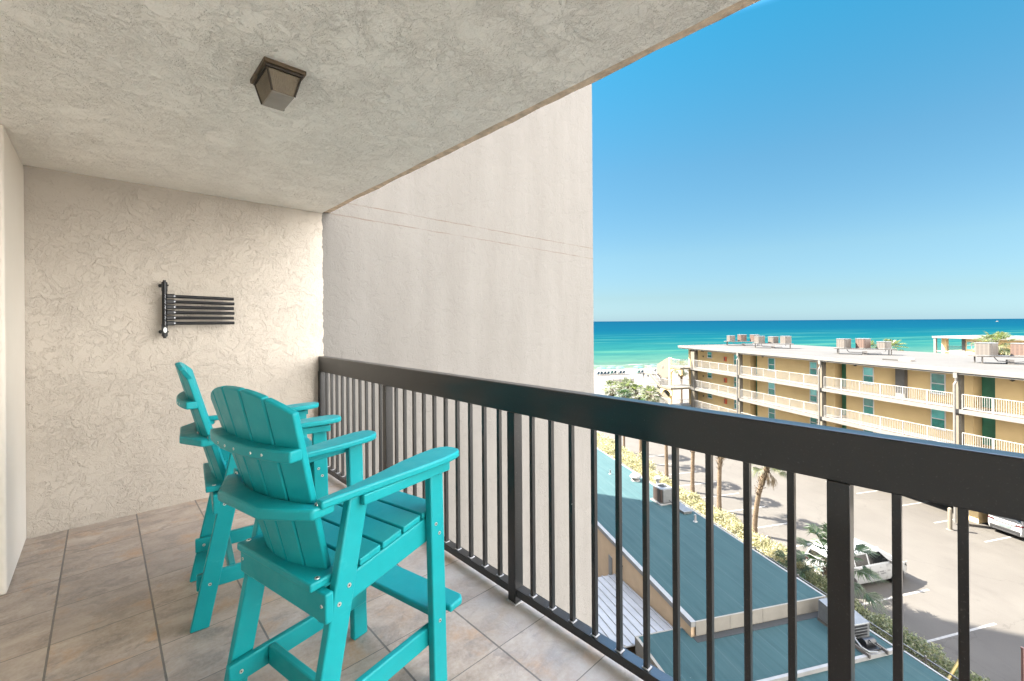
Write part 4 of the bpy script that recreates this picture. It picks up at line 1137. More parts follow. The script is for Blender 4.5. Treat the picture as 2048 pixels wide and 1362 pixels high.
# ---- stair tower at the beach end
sx0 = -39.5
for zf, bf in ((7.85, 25.4), (5.25, 24.0), (2.65, 24.0)):
    m = MB(); m.box(sx0, -36.92, bf, 28.59, zf-0.24, zf); la = m.build('stair_landing', M_YELP, yb)
    m = MB(); yr = bf+0.05
    m.box(sx0+0.2, -36.92, yr-0.022, yr+0.022, zf+1.02, zf+1.06); m.box(sx0+0.2, -36.92, yr-0.016, yr+0.016, zf+0.09, zf+0.12)
    q = sx0+0.25; i = 0
    while q < -36.95:
        h_ = 0.022 if i % 8 == 0 else 0.010
        m.box(q-h_, q+h_, yr-h_, yr+h_, zf, zf+1.02); q += 0.118; i += 1
    q = bf+0.12
    while q < 26.9:
        m.box(-36.96, -36.93, q-0.010, q+0.010, zf, zf+1.02); q += 0.118
    m.box(-36.965, -36.925, bf+0.05, 26.9, zf+1.02, zf+1.06)
    m.build('railing', M_RAILW, la)
    # curved spandrel below the landing
    pts = [(sx0+0.02, zf-0.245), (-36.95, zf-0.245)]
    for i in range(13):
        q = math.pi*(1 - i/12)
        pts.append((-38.1 - 1.15*math.cos(math.pi - q), zf-1.15+0.85*math.sin(q)) if 0 < i < 12 else ((-36.95, zf-1.15) if i == 0 else (sx0+0.22, zf-1.15)))
    pts = [(sx0+0.02, zf-0.245), (-36.95, zf-0.245), (-36.95, zf-1.0)] + [(-38.12 + 1.02*math.cos(math.pi*i/12), zf-1.0+0.62*math.sin(math.pi*i/12)) for i in range(13)] + [(sx0+0.02, zf-1.0)]
    m = MB(); m.prism(pts, bf+0.10, bf+0.34, lambda x, y, h: (x, h, y)); m.build('arch', M_YEL, la)
for (x_, y_, zt_) in ((sx0+0.16, 25.55, 9.0), (-38.4, 28.0, 10.38)):
    m = MB(); m.box(x_-0.16, x_+0.16, y_-0.16, y_+0.16, 0, zt_); m.build('column', M_YEL, yb)
def flight(x0, z0, x1, z1, b0, b1, n=8):
    m = MB()
    for i in range(n):
        xa = x0 + (x1-x0)*i/n; xb = x0 + (x1-x0)*(i+1)/n; zz = z0 + (z1-z0)*(i+1)/n
        m.box(min(xa,xb)-0.02, max(xa,xb)+0.02, b0+0.03, b1-0.03, zz-0.06, zz)
    st_ = m.build('stair_treads', M_DECK, yb)
    m = MB()
    for b_ in (b0, b1-0.06):
        m.hexa([(x0,b_,z0-0.30),(x1,b_,z1-0.30),(x1,b_+0.05,z1-0.30),(x0,b_+0.05,z0-0.30)], [(x0,b_,z0),(x1,b_,z1),(x1,b_+0.05,z1),(x0,b_+0.05,z0)])
    m.build('stringer', M_YELP, st_)
    m = MB()
    m.bar((x0,b0+0.03,z0+0.98),(x1,b0+0.03,z1+0.98),0.045,0.045); m.bar((x0,b0+0.03,z0+0.14),(x1,b0+0.03,z1+0.14),0.03,0.03)
    nn = int(abs(x1-x0)/0.12)
    for i in range(nn+1):
        x_ = x0 + (x1-x0)*i/nn; z_ = z0 + (z1-z0)*i/nn; h_ = 0.022 if i % 10 == 0 else 0.009
        m.box(x_-h_, x_+h_, b0+0.03-h_, b0+0.03+h_, z_+0.1, z_+0.98)
    m.build('stair_railing', M_RAILW, st_)
for zf in (5.25, 2.65):
    zm_ = zf + 1.3
    flight(sx0, zf, -42.0, zm_, 24.0, 25.3)
    m = MB(); m.box(-43.3, -42.0, 24.0, 26.8, zm_-0.2, zm_); ml = m.build('stair_landing', M_YELP, yb)
    m = MB(); q = 24.05
    m.box(-43.29, -42.0, 24.01, 24.05, zm_+1.0, zm_+1.05); m.box(-43.29, -43.25, 24.05, 26.8, zm_+1.0, zm_+1.05)
    while q < 26.8: m.box(-43.285, -43.26, q-0.01, q+0.01, zm_, zm_+1.0); q += 0.12
    q = -43.2
    while q < -42.0: m.box(q-0.01, q+0.01, 24.02, 24.04, zm_, zm_+1.0); q += 0.12
    m.build('railing', M_RAILW, ml)
    m = MB(); m.prism([(sx0, zf), (sx0, zf+3.65), (sx0-0.5, zf+3.62), (-42.35, zf+2.55), (-42.35, zf+1.2)], 25.42, 25.60, lambda x, y, h: (x, h, y)); sw = m.build('stair_side_wall', M_YELP, yb)
    m = MB(); m.box(sx0-1.55, sx0-1.35, 25.34, 25.415, zf+2.2, zf+2.5); m.build('wall_lamp', M_GREY, sw)
m = MB(); m.box(-43.3, -42.9, 24.0, 24.4, 0, 3.75); m.build('column', M_YELP, yb)
# bottom flight towards the sand
flight(sx0, 2.65, -43.8, 0.2, 25.5, 26.8, 12)

# ---- condensers on the pale roof, in three gangs on steel stands
def roof_condenser(name, a, b, w, h, gr, label, z=11.2):
    r_ = lroot(name, a, b, z, R(rng.uniform(-8, 8))); tag(r_, label, 'air conditioner', 'condensers on the pale roof')
    condenser(r_, w, h, gr); return r_
units = [(-36.98,33.29,0.80,0.78,M_GRILLE2,'beige condenser at the beach end of the pale roof, first of the six'),
         (-36.43,34.58,0.86,0.92,M_GRILLE3,'rust brown condenser second from the beach end of the pale roof'),
         (-35.38,35.62,0.86,0.92,M_GRILLE3,'rust brown condenser partly behind the tan one on the pale roof'),
         (-31.44,32.68,0.90,0.90,M_GRILLE2,'tan condenser overlapping a rust brown one on the pale roof'),
         (-30.85,34.12,0.86,0.84,M_GRILLE2,'greyish condenser second from the right in the gang of six'),
         (-29.52,34.61,0.90,0.92,M_GRILLE2,'tan condenser at the right end of the gang of six'),
         (-20.81,32.60,0.92,0.94,M_GRILLE2,'left one of the three condensers in the middle of the pale roof'),
         (-19.84,33.80,0.92,0.98,M_GRILLE3,'browner middle one of the three condensers on the pale roof'),
         (-18.65,34.80,0.86,0.72,M_GRILLE2,'lower right one of the three condensers on the pale roof, a palm behind it'),
         (-10.34,33.40,1.02,1.00,M_GRILLE2,'big grey condenser under the palm crown near the right end of the roof'),
         (-9.12,35.02,1.00,0.98,M_GRILLE3,'brown condenser cut by the right edge of the photo')]
for a, b, w_, h_, gr, lab in units: roof_condenser('condenser', a, b, w_, h_, gr, lab)
M_STEEL = plain('galvanised_stand', (0.42, 0.37, 0.32), 0.6, 0.25, 4, 0.4, 0.3)
def stand(p, q, label):
    p = Vector((p[0], p[1], 0)); q = Vector((q[0], q[1], 0)); d = (q-p); L = d.length
    ang = math.atan2(d.y, d.x)
    r_ = lroot('equipment_stand', p.x, p.y, 10.62, ang); tag(r_, label, 'stand', 'steel stands under the condensers')
    m = MB(); m.box(-0.8, L+0.8, -0.62, 0.62, 0.50, 0.575); m.build('platform', M_STEEL, r_)
    for x in (-0.45, L+0.45):
        for y in (-0.5, 0.5):
            m = MB(); m.box(x-0.035, x+0.035, y-0.035, y+0.035, 0, 0.497); m.build('leg', M_STEEL, r_)
    m = MB(); m.tube([(0.2,-0.4,0.6),(0.2,-0.66,0.4),(0.35,-0.66,0.22),(L*0.5,-0.6,0.18),(L*0.6,-0.5,0.1)], 0.035, 6); m.tube([(L,-0.4,0.6),(L,-0.68,0.42),(L-0.3,-0.68,0.2),(L*0.5,-0.62,0.12)], 0.03, 6)
    m.build('refrigerant_pipe', M_BLACK, r_)
    m = MB(); m.box(L*0.45, L*0.45+0.35, -0.6, -0.35, 0.0, 0.32); m.build('disconnect_box', M_GREY, r_)
stand((-36.98,33.29), (-35.38,35.62), 'steel stand under the first three condensers at the beach end of the pale roof')
stand((-31.44,32.68), (-29.52,34.61), 'steel stand under the tan condensers with its shadow on the pale roof')
stand((-20.81,32.60), (-18.65,34.80), 'steel stand carrying the three condensers in the middle of the pale roof')
stand((-10.34,33.40), (-9.12,35.02), 'steel stand with dark pipes under the big grey condenser at the right')
rv = lroot('roof_vent', -13.6, 29.6, 10.62, R(10)); tag(rv, 'flat pale roof vent box lying on the white roof near its edge', 'roof vent')
m = MB(); m.box(-1.2,0.0,-0.25,0.25,0,0.10); m.build('base', M_ROOFW, rv)
m = MB(); m.prism([(-0.05,0),(0.75,0),(0.75,0.16),(0.6,0.26),(0.1,0.26),(-0.05,0.16)], -0.35, 0.35, lambda x, y, h: (x, h, y)); m.build('hood', M_GREY, rv)

# ---- second yellow building beyond
y2 = lroot('yellow_apartment_building', -53.5, 96.5)
tag(y2, 'second yellow building behind the first, its open corner balcony showing the sea', 'apartment building')
m = MB(); m.box(6.55, 60, 1.6, 14, 0, 10.1); m.box(0.6, 1.4, 1.5, 2.2, 0, 10.1); m.box(0.6, 6.55, 1.6, 9, 0, 7.45); w2 = m.build('wall', M_YEL, y2)
m = MB(); m.box(0, 60, -0.2, 14.5, 10.1, 10.5); m.build('roof', M_WHT, y2)
m = MB(); m.box(3.95, 4.5, 1.5, 2.2, 7.45, 10.1); m.box(0.2, 0.6, -0.1, 0.3, 0, 10.1); m.box(9.0, 9.4, -0.1, 0.3, 0, 10.1); m.build('column', M_WHT, y2)
m = MB(); m.box(4.5, 6.547, 1.65, 1.95, 7.45, 10.1); m.build('wall', M_YEL, y2)
for x in (4.75, 5.55, 6.35):
    m = MB(); m.box(x-0.02, x+0.72, 1.56, 1.647, 8.0, 9.5); wo_ = m.build('window', M_WHTS, y2)
    m = MB(); m.box(x+0.05, x+0.65, 1.53, 1.558, 8.82, 9.42); m.box(x+0.05, x+0.65, 1.53, 1.558, 8.06, 8.72); m.build('pane', M_PANEU, wo_)
m = MB(); m.box(1.4, 3.95, 1.7, 1.74, 8.45, 8.52); m.box(0.6, 9.4, 0.0, 0.1, 7.4, 7.55)
q = 1.45
while q < 3.95: m.box(q-0.015, q+0.015, 1.7, 1.73, 7.45, 8.45); q += 0.16
m.build('railing', M_RAILW, y2)

# ================================================================== PARKING LOT
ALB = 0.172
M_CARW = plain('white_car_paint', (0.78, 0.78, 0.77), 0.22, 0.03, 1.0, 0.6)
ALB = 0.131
M_CARG = plain('tinted_car_glass', (0.02, 0.025, 0.028), 0.06, 0.2, 2, 0.7)
M_CARS = plain('painted_sky_windscreen', (0.22, 0.25, 0.27), 0.08, 0.25, 1.2, 0.7)  # pale base colour stands in for the sky's reflection
M_TYRE = plain('tyre_rubber', (0.02, 0.02, 0.02), 0.85, 0.2, 10)
M_RIM = plain('alloy_rim', (0.45, 0.45, 0.46), 0.35, 0.2, 10, 0.5, 0.7)
M_CPLA = plain('black_car_plastic', (0.03, 0.03, 0.032), 0.6, 0.2, 10)
M_LAMPR = plain('red_tail_lamp', (0.20, 0.02, 0.03), 0.2, 0.2, 10, 0.6)
M_LAMPW = plain('clear_headlamp', (0.45, 0.50, 0.50), 0.1, 0.3, 20, 0.6)
M_TXT = plain('dark_lettering', (0.22, 0.22, 0.24), 0.6)
M_TXT2 = plain('grey_lettering', (0.7, 0.7, 0.7), 0.6)
M_PLATE = plain('number_plate', (0.42, 0.56, 0.53), 0.5, 0.3, 30)

def loft(sections):
    """sections: list of (x, [(y, z)...]) half outlines from bottom centre-side up to roof centre; mirrored"""
    m = MB(); rings = []
    for x, half in sections:
        ring = [(x, y, z) for y, z in half] + [(x, -y, z) for y, z in half[::-1]]
        rings.append(ring)
    n = len(rings[0]); vs = [p_ for r_ in rings for p_ in r_]; fs = []
    for i in range(len(rings)-1):
        for j in range(n):
            fs.append((i*n+j, i*n+(j+1) % n, (i+1)*n+(j+1) % n, (i+1)*n+j))
    fs.append(tuple(range(n-1,-1,-1))); fs.append(tuple((len(rings)-1)*n+j for j in range(n)))
    m.add(vs, fs); return m
def wheel(root, x, y, r, wdt=0.22):
    s = 1 if y > 0 else -1
    m = MB(); m.lathe([(r*0.62,-wdt/2),(r*0.94,-wdt/2),(r,-wdt*0.32),(r,wdt*0.32),(r*0.94,wdt/2),(r*0.62,wdt/2)], 24, Matrix.Translation((x,y,r)) @ Matrix.Rotation(R(90), 4, 'X'))
    w_ = m.build('wheel', M_TYRE, root, smooth=True)
    m = MB(); m.lathe([(r*0.63,-wdt*0.3),(r*0.63,wdt*0.42),(r*0.5,wdt*0.46),(0.05,wdt*0.40)], 20, Matrix.Translation((x,y,r)) @ Matrix.Rotation(R(-90*s), 4, 'X')); m.build('rim', M_RIM, w_)
def side(y0, y1, z0, z1, zs): return None
def vehicle(name, a, b, rot, L, W, H, belt, hood_x, ws_x, roof_f, roof_r, tail_x, wr, label, cat):
    r_ = lroot(name, a, b, 0.0, rot); tag(r_, label, cat)
    hw = W/2; zb = 0.28
    def low(x, w, zt): return (x, [(0.0, zb), (hw*w*0.93, zb), (hw*w, zb+0.22), (hw*w, belt*0.82), (hw*w*0.97, min(zt, belt)), (0.0, zt)])
    f = L/2
    secs = [low(-f, 0.86, belt-0.05), low(-f+0.10, 0.95, belt+0.0), low(-f+0.5, 1.0, belt), low(0, 1.0, belt), low(hood_x, 1.0, belt), low(hood_x+0.15, 0.99, belt-0.03), low(f-0.45, 0.95, belt-0.16), low(f-0.12, 0.84, belt-0.30), low(f, 0.72, belt-0.42)]
    body = loft(secs).build('body', M_CARW, r_, bevel=0.06, seg=3)
    def gh(x, wb, wt, zt): return (x, [(0.0, belt-0.05), (hw*wb, belt-0.05), (hw*wt, zt), (hw*wt*0.85, zt+0.05), (0.0, zt+0.07)])
    zr = H-0.07
    g = loft([gh(tail_x, 0.93, 0.90, belt+0.02), gh(tail_x+0.12, 0.94, 0.80, belt+ (zr-belt)*0.55), gh(roof_r, 0.95, 0.74, zr-0.02), gh((roof_r+roof_f)/2, 0.96, 0.76, zr), gh(roof_f, 0.95, 0.74, zr-0.05), gh(roof_f+(ws_x-roof_f)*0.5, 0.95, 0.82, belt+(zr-belt)*0.5), gh(ws_x, 0.94, 0.92, belt+0.01)])
    top = g.build('cabin', M_CARW, r_, bevel=0.06, seg=3)
    # side glass, windscreen and rear glass stand a little proud of the cabin
    zg0, zg1 = belt+0.05, zr-0.10
    for s in (-1, 1):
        yb_ = lambda z: s*hw*(0.955 + (0.75-0.955)*(z-belt+0.05)/(zr-belt+0.05) + 0.012)
        xs = [roof_r+0.10]; nwin = 3 if L > 4.8 else 2
        x0 = roof_r - 0.05; x1 = roof_f + 0.05
        for i in range(nwin):
            xa = x0 + (x1-x0)*i/nwin + 0.05; xb = x0 + (x1-x0)*(i+1)/nwin - 0.05
            xbb = xb + (0.42*(ws_x-roof_f) if i == nwin-1 else 0)
            m = MB(); m.hexa([(xa,yb_(zg0)-s*0.05,zg0),(xbb,yb_(zg0)-s*0.05,zg0),(xb,yb_(zg1)-s*0.05,zg1),(xa,yb_(zg1)-s*0.05,zg1)],
                             [(xa,yb_(zg0),zg0),(xbb,yb_(zg0),zg0),(xb,yb_(zg1),zg1),(xa,yb_(zg1),zg1)])
            m.build('side_window', M_CARG, r_)
        m = MB(); m.box(roof_f+0.38, roof_f+0.56, s*(hw+0.02), s*(hw+0.20), belt+0.02, belt+0.19); m.build('wing_mirror', M_CPLA, r_, bevel=0.03)
        m = MB(); m.box(roof_f-0.2, roof_f-0.02, s*(hw+0.001), s*(hw+0.02), belt-0.16, belt-0.12); m.box(roof_f-1.3, roof_f-1.12, s*(hw+0.001), s*(hw+0.02), belt-0.16, belt-0.12); m.build('door_handle', M_CARW, r_)
        m = MB()
        for xx in (roof_f+0.28, roof_f-0.85): m.box(xx-0.004, xx+0.004, s*(hw-0.02), s*(hw+0.0025), zb+0.12, belt-0.05)
        m.build('door_seam', M_TXT2, r_)
        m = MB(); m.hexa([(f-0.42,s*hw*0.70,belt-0.36),(f-0.10,s*hw*0.60,belt-0.44),(f-0.05,s*hw*0.52,belt-0.30),(f-0.42,s*hw*0.62,belt-0.18)],
                         [(f-0.30,s*hw*0.975,belt-0.36),(f-0.02,s*hw*0.74,belt-0.46),(f-0.06,s*hw*0.76,belt-0.32),(f-0.40,s*hw*0.965,belt-0.17)]); m.build('headlight', M_LAMPW, r_)
        m = MB(); m.hexa([(-f+0.32,s*hw*0.70,belt-0.17),(-f-0.02,s*hw*0.56,belt-0.19),(-f-0.02,s*hw*0.56,belt-0.10),(-f+0.32,s*hw*0.70,belt-0.06)],
                         [(-f+0.30,s*hw*1.008,belt-0.17),(-f+0.005,s*hw*0.90,belt-0.19),(-f+0.0,s*hw*0.89,belt-0.08),(-f+0.30,s*hw*1.005,belt-0.06)]); m.build('tail_light', M_LAMPR, r_)
        for x in (-f+0.95, f-0.95): 
            wheel(r_, x, s*(hw-0.10), wr)
            m = MB(); m.cyl((x, s*(hw-0.3), wr+0.02), (x, s*(hw+0.004), wr+0.02), wr*1.16, n=26); m.build('wheel_arch', M_CPLA, r_)
    m = MB(); sl = 0.42
    za, zc = belt+0.10, zr-0.08
    xa = ws_x - (ws_x-roof_f)*0.02; 
    def wsx(z): 
        t = (z-belt-0.01)/(zr-0.05-belt-0.01); return (ws_x + (roof_f-ws_x)*t) + 0.015 + 0.05*math.sin(math.pi*min(max(t,0),1))*0
    m.hexa([(wsx(za)-0.03,-hw*0.84,za),(wsx(za)-0.03,hw*0.84,za),(wsx(zc)-0.03,hw*0.70,zc),(wsx(zc)-0.03,-hw*0.70,zc)],
           [(wsx(za)+0.02,-hw*0.84,za),(wsx(za)+0.02,hw*0.84,za),(wsx(zc)+0.02,hw*0.70,zc),(wsx(zc)+0.02,-hw*0.70,zc)])
    m.build('windscreen', M_CARS, r_)
    m = MB()
    def rx(z):
        t = (z-belt-0.02)/(zr-belt); return tail_x + 0.12*min(t/0.55,1) + (roof_r-tail_x-0.12)*max(0,(t-0.55)/0.45)
    za, zm_, zc = belt+0.10, belt+(zr-belt)*0.55, zr-0.10
    m.hexa([(rx(za)+0.05,-hw*0.78,za),(rx(za)+0.05,hw*0.78,za),(rx(zm_)+0.05,hw*0.70,zm_),(rx(zm_)+0.05,-hw*0.70,zm_)],
           [(rx(za)-0.02,-hw*0.78,za),(rx(za)-0.02,hw*0.78,za),(rx(zm_)-0.02,hw*0.70,zm_),(rx(zm_)-0.02,-hw*0.70,zm_)])
    m.build('rear_window', M_CARG, r_)
    m = MB(); m.box(-f-0.012, -f+0.06, -hw*0.80, hw*0.80, zb-0.02, zb+0.28); m.build('rear_bumper', M_CPLA, r_, bevel=0.02)
    m = MB(); m.box(-f-0.03, -f-0.012, -hw*0.62, hw*0.62, zb+0.02, zb+0.09); m.build('skid_plate', M_RIM, r_)
    m = MB(); m.box(-f-0.022, -f+0.02, -0.30, 0.30, belt-0.46, belt-0.28); m.build('number_plate', M_PLATE, r_)
    m = MB(); m.box(-f-0.018, -f+0.02, -0.55, 0.55, belt-0.23, belt-0.20); m.build('chrome_strip', M_CPLA, r_)
    m = MB(); m.box(f-0.10, f+0.012, -hw*0.5, hw*0.5, belt-0.62, belt-0.48); m.build('grille', M_CPLA, r_)
    return r_
van = vehicle('van', -5.28, 14.1, R(90), 5.1, 1.96, 1.88, 1.18, 1.35, 1.75, 0.55, -2.05, -2.42, 0.36, 'white van backed up to the hedge with faint lettering along its side', 'van')
# lettering on the van's side: too fine to read in the photo, set as lines of small marks
def marks(parent, x0, x1, z, h, mat, seed, y):
    r_ = random.Random(seed); m = MB(); x = x0
    while x < x1:
        w_ = r_.uniform(0.016, 0.030)
        if r_.random() < 0.13: x += 0.05; continue
        m.box(x, x+w_*0.45, y-0.004, y, z, z+h); 
        if r_.random() < 0.7: m.box(x, x+w_, y-0.004, y, z+h*r_.choice((0, 0.42, 0.8)), z+h*r_.choice((0.18, 0.58, 1.0)))
        x += w_ + 0.012
    m.build('lettering', mat, parent)
marks(van, -0.95, 1.05, 0.76, 0.065, M_TXT, 1, -0.981); marks(van, -0.55, 0.75, 0.65, 0.065, M_TXT, 2, -0.981); marks(van, -0.45, 0.6, 0.555, 0.045, M_TXT2, 3, -0.981)
vehicle('car', -6.42, 30.1, R(90), 4.6, 1.86, 1.66, 1.05, 0.95, 1.45, 0.35, -1.75, -2.22, 0.35, 'white car nosed into the shaded garage, its number plate towards us', 'car')

bo = lroot('bollard', -7.91, 25.46); tag(bo, 'slim white round bollard standing on the parking lot beside a stripe', 'bollard')
m = MB(); m.lathe([(0.115,0),(0.115,1.36),(0.10,1.42),(0.06,1.46),(0.01,1.475)], 18); m.build('pipe', M_YELP, bo, smooth=True)
m = MB(); m.lathe([(0.2,0.0),(0.19,0.03),(0.116,0.035)], 18); m.build('collar', M_KERB, bo)
M_SALM = plain('salmon_post_paint', (0.50, 0.25, 0.20), 0.6, 0.2, 6)
sp_ = lroot('sign_post', 2.35, 12.0); tag(sp_, 'thin salmon painted post at the lower right corner of the photo', 'post')
m = MB(); m.box(-0.03,0.03,-0.03,0.03,0,2.06); m.build('post', M_SALM, sp_)
m = MB(); m.box(-0.045,0.045,-0.045,0.045,2.06,2.085); m.build('cap', M_SALM, sp_)
M_YELLOW = plain('yellow_guard_plastic', (0.75, 0.50, 0.02), 0.45, 0.1, 6)
yg = lroot('guy_wire_guard', 2.25, 8.2); tag(yg, 'bright yellow guard tube slanting over the shaded hedge', 'wire guard')
m = MB(); m.tube([(0.12,-0.7,1.10),(-0.02,0.3,1.55),(-0.33,1.6,2.0)], 0.045, 10); m.build('tube', M_YELLOW, yg, smooth=True)
m = MB(); m.tube([(0.40,-2.4,0.0),(0.12,-0.7,1.10)], 0.012, 6); m.build('wire', M_GALV, yg)

# ================================================================== BEACH
def sandz(a):
    return float(np.interp(a, [p_[0] for p_ in prof], [p_[1] for p_ in prof]))
M_UMB = plain('teal_umbrella_cloth', (0.04, 0.28, 0.26), 0.8, 0.12, 3)
M_CHAIRB = plain('deep_blue_sling', (0.04, 0.18, 0.32), 0.8, 0.15, 3)
M_CHAIRT = plain('teal_sling', (0.05, 0.40, 0.38), 0.8, 0.15, 3)
M_WOOD = plain('weathered_grey_wood', (0.40, 0.36, 0.31), 0.9, 0.3, 6)
def make_umb():
    u = empty('beach_umbrella')
    m = MB(); m.cyl((0,0,0),(0,0,2.15),0.025,n=8); m.build('pole', M_WOOD, u)
    m = MB(); vs = [(0,0,2.2)]; n = 8
    for i in range(n): q = 2*math.pi*i/n; vs.append((0.8*math.cos(q), 0.8*math.sin(q), 2.02))
    for i in range(n): q = 2*math.pi*i/n; vs.append((1.35*math.cos(q), 1.35*math.sin(q), 1.74))
    for i in range(n): q = 2*math.pi*i/n; vs.append((1.36*math.cos(q), 1.36*math.sin(q), 1.60))
    fs = [(0,1+i,1+(i+1)%n) for i in range(n)] + [(1+i,1+n+i,1+n+(i+1)%n,1+(i+1)%n) for i in range(n)] + [(1+n+i,1+2*n+i,1+2*n+(i+1)%n,1+n+(i+1)%n) for i in range(n)]
    m.add(vs, fs); c = m.build('canopy', M_UMB, u); s = c.modifiers.new('thickness', 'SOLIDIFY'); s.thickness = 0.01
    return u
def make_lounger(mat):
    u = empty('beach_chair')
    m = MB(); m.box(-1.2,0.25,-0.30,0.30,0.30,0.36); m.build('seat', mat, u)
    m = MB(); m.hexa([(0.22,-0.30,0.32),(0.28,-0.30,0.32),(0.28,0.30,0.32),(0.22,0.30,0.32)], [(0.62,-0.30,1.02),(0.68,-0.30,1.02),(0.68,0.30,1.02),(0.62,0.30,1.02)]); m.build('backrest', mat, u)
    for x in (-1.1, 0.2):
        for y in (-0.28, 0.28):
            m = MB(); m.box(x-0.03,x+0.03,y-0.03,y+0.03,0,0.30); m.build('leg', M_WOOD, u)
    return u
umb0 = make_umb(); lb = make_lounger(M_CHAIRB); lt = make_lounger(M_CHAIRT)
first = {'u': True, 'b': True, 't': True}
def put(kind, proto, a, b, label, cat, grp, rot=0):
    o = proto if first[kind] else copy_tree(proto); first[kind] = False
    o.location = LW(a, b, sandz(a)); o.rotation_euler = (0, 0, -ANG + rot); tag(o, label, cat, grp)
GU, GC = 'beach umbrellas in a row at the water', 'beach chairs under the umbrellas'
sets = [(-92.6, 40.9, 'leftmost teal beach umbrella, beside the end wall edge', 'chair of the set nearest the end wall', 'bbbb'),
        (-93.4, 44.2, 'second teal beach umbrella, tilted beside the third', 'chair in the second beach set from the left', 'tb'),
        (-92.8, 46.4, 'third teal beach umbrella, close beside the second', 'chair in the third beach set from the left', 'bb'),
        (-92.4, 51.6, 'teal beach umbrella standing alone behind the two people', 'chair under the lone umbrella behind the two people', 'tb'),
        (-95.0, 57.6, 'teal beach umbrella half hidden behind the stair wall', 'chair partly behind the stair wall on the sand', 'b')]
posn = {'bbbb': ['first from the left', 'second from the left', 'third from the left', 'rightmost'], 'tb': ['left', 'right'], 'bb': ['left', 'right'], 'b': ['single']}
for a, b, lu, lc, ks in sets:
    put('u', umb0, a-0.4, b, lu, 'beach umbrella', GU, rng.uniform(0, 1))
    for i, kk in enumerate(ks):
        cl = {'b': 'dark blue', 't': 'teal'}[kk]
        put(kk, lb if kk == 'b' else lt, a+0.3, b + (i-(len(ks)-1)/2)*0.95, f'{posn[ks][i]} {cl} beach {lc}', 'beach chair', GC, rng.uniform(-0.1, 0.1))

M_SKIN = plain('tanned_skin', (0.36, 0.22, 0.15), 0.6, 0.1, 5)
M_CLD = plain('dark_cloth', (0.05, 0.07, 0.08), 0.8, 0.2, 5)
M_CLT = plain('grey_blue_cloth', (0.20, 0.27, 0.30), 0.8, 0.2, 5)
M_HAIR = plain('dark_hair', (0.04, 0.03, 0.025), 0.7, 0.2, 9)
def person(a, b, rot, label, shirt, shorts, step, h=1.72):
    r_ = lroot('person', a, b, sandz(a), rot); tag(r_, label, 'person', 'walkers on the sand')
    s = h/1.72
    J = {'pel': (0,0,0.95,.125), 'bel': (0,0,1.10,.115), 'che': (0,0,1.30,.13), 'nec': (0,0,1.47,.055), 'hd0': (0.01,0,1.55,.075), 'hd1': (0.015,0,1.64,.085), 'hd2': (0.01,0,1.71,.055)}
    E_ = [('pel','bel'),('bel','che'),('che','nec'),('nec','hd0'),('hd0','hd1'),('hd1','hd2')]
    for sg, nm in ((1,'l'),(-1,'r')):
        st = step*sg
        J.update({nm+'hip': (0,sg*.09,0.90,.085), nm+'kne': (0.10*st+0.03,sg*.095,0.50,.055), nm+'ank': (0.30*st-0.02*(st<0),sg*.095,0.08+(0.05 if st<0 else 0),.037), nm+'toe': (0.30*st+0.16,sg*.10,0.03,.03),
                  nm+'sho': (0,sg*.18,1.40,.055), nm+'elb': (-0.10*st,sg*.23,1.13,.04), nm+'wri': (0.04-0.22*st,sg*.22,0.90,.03), nm+'han': (0.07-0.26*st,sg*.215,0.82,.032)})
        E_ += [('pel',nm+'hip'),(nm+'hip',nm+'kne'),(nm+'kne',nm+'ank'),(nm+'ank',nm+'toe'),('che',nm+'sho'),(nm+'sho',nm+'elb'),(nm+'elb',nm+'wri'),(nm+'wri',nm+'han')]
    ks = list(J); me = bpy.data.meshes.new('body')
    me.from_pydata([tuple(c*s for c in J[q][:3]) for q in ks], [(ks.index(p_), ks.index(q)) for p_, q in E_], [])
    me.materials.append(M_SKIN)
    o = bpy.data.objects.new('body', me); COL.objects.link(o); o.parent = r_
    o.modifiers.new('skin', 'SKIN')
    for i, q in enumerate(ks):
        sv = me.skin_vertices[0].data[i]; sv.radius = (J[q][3]*s, J[q][3]*s); sv.use_root = (q == 'pel')
    o.modifiers.new('subdivision', 'SUBSURF').levels = 1; o.modifiers['subdivision'].render_levels = 2
    m = MB(); m.tube([(0,0,0.94*s),(0,0,1.10*s),(0,0,1.30*s),(0,0,1.42*s),(0,0,1.47*s)], [.155*s,.145*s,.18*s,.16*s,.07*s], 14); m.build('shirt', shirt, r_, smooth=True)
    m = MB()
    m.tube([(0,0,1.0*s),(0,0,0.86*s)], [.155*s,.165*s], 14)
    for sg, nm in ((1,'l'),(-1,'r')):
        p0 = Vector(J[nm+'hip'][:3])*s; p1 = Vector(J[nm+'kne'][:3])*s
        m.tube([p0, p0.lerp(p1, 0.5), p0.lerp(p1, 0.95)], [.10*s,.10*s,.085*s], 12)
    m.build('shorts', shorts, r_, smooth=True)
    m = MB(); m.lathe([(.092*s,-.02*s),(.100*s,.03*s),(.085*s,.08*s),(.03*s,.105*s)], 14, Matrix.Translation((-0.01*s,0,1.66*s))); m.build('hair', M_HAIR, r_, smooth=True)
person(-81.9, 46.7, R(100), 'walker in dark clothes, left one of the two people on the sand', M_CLD, M_CLD, 0.8)
person(-81.6, 47.7, R(95), 'walker in grey blue clothes, right one of the two people on the sand', M_CLT, M_CLD, -0.8, 1.78)

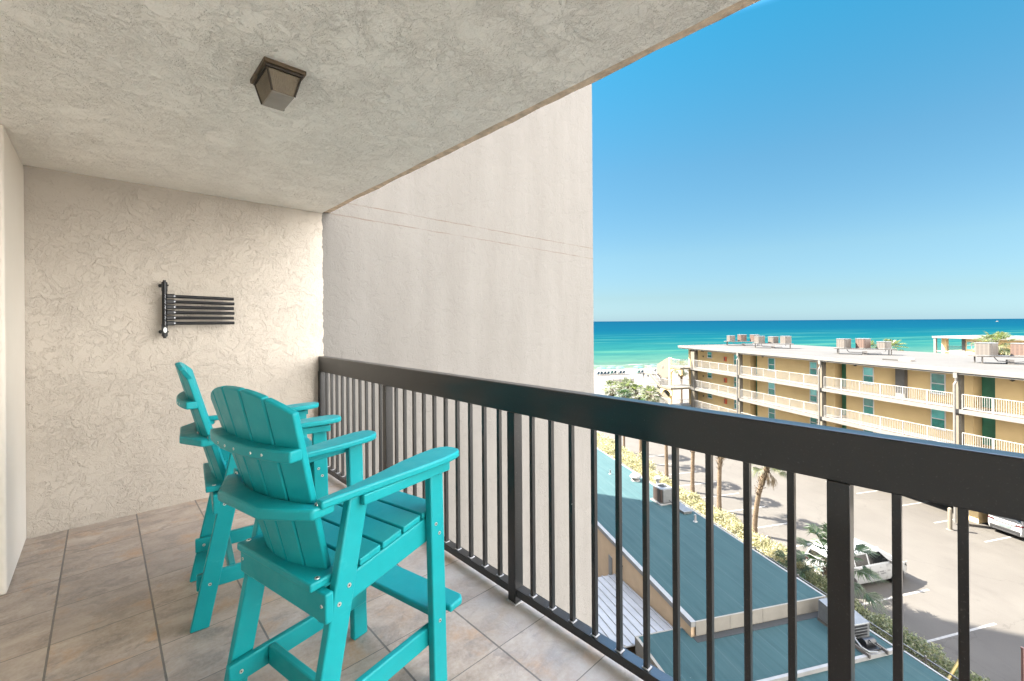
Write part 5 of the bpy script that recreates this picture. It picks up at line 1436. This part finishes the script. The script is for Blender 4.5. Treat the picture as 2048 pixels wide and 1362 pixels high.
sf = lroot('sand_fence', -76.9, 38.7, 0, R(90)); tag(sf, 'low weathered grey slat fence on the sand above the palm clump', 'fence')
m = MB()
for i in range(52): m.box(-2.55+i*0.1, -2.55+i*0.1+0.06, -0.015, 0.015, 0.0, 0.86+rng.uniform(-0.03, 0.03))
m.build('slats', M_WOOD, sf)
m = MB(); m.box(-2.6,2.6,0.016,0.04,0.2,0.26); m.box(-2.6,2.6,0.016,0.04,0.65,0.71); m.build('cross_rail', M_WOOD, sf)
for x in (-2.6, -0.9, 0.9, 2.6):
    m = MB(); m.box(x-0.05,x+0.05,0.041,0.13,0,1.0); m.build('post', M_WOOD, sf)
gt = lroot('beach_gate', -62.5, 38.6, 0, R(70)); tag(gt, 'small white picket gate on the sand beside the stairs', 'gate')
m = MB()
for i in range(14): m.box(-0.95+i*0.14, -0.95+i*0.14+0.05, -0.015, 0.015, 0.1, 1.15)
m.build('pickets', M_WHT, gt)
m = MB(); m.box(-1.0,1.0,0.016,0.05,0.25,0.32); m.box(-1.0,1.0,0.016,0.05,0.95,1.02); m.build('cross_rail', M_WHT, gt)
for x in (-1.06, 1.06):
    m = MB(); m.box(x-0.06,x+0.06,-0.06,0.06,0,1.3); m.build('post', M_WHT, gt)

bt = empty('boat', (CAM.x + 0.032*2000, CAM.y + 1.495*2000, GZ-0.6), R(60)); tag(bt, 'tiny white motor boat on the horizon at the right', 'boat')
m = MB(); m.prism([(-7,-2.2),(4,-2.2),(8.5,0),(4,2.2),(-7,2.2)], 0.0, 1.8, lambda x, y, h: (x*(0.92+0.05*h), y*(0.8+0.12*h), h)); m.build('hull', M_WHT, bt)
m = MB(); m.hexa([(-3,-1.5,1.8),(3,-1.5,1.8),(3,1.5,1.8),(-3,1.5,1.8)], [(-2.5,-1.3,4.2),(1.6,-1.3,4.2),(1.6,1.3,4.2),(-2.5,1.3,4.2)]); m.build('cabin', M_WHT, bt)
m = MB(); m.hexa([(-2.4,-1.45,2.6),(2.55,-1.45,2.6),(2.55,1.45,2.6),(-2.4,1.45,2.6)], [(-2.4,-1.42,3.5),(2.1,-1.42,3.5),(2.1,1.42,3.5),(-2.4,1.42,3.5)]); m.build('cabin_window', M_CARG, bt)
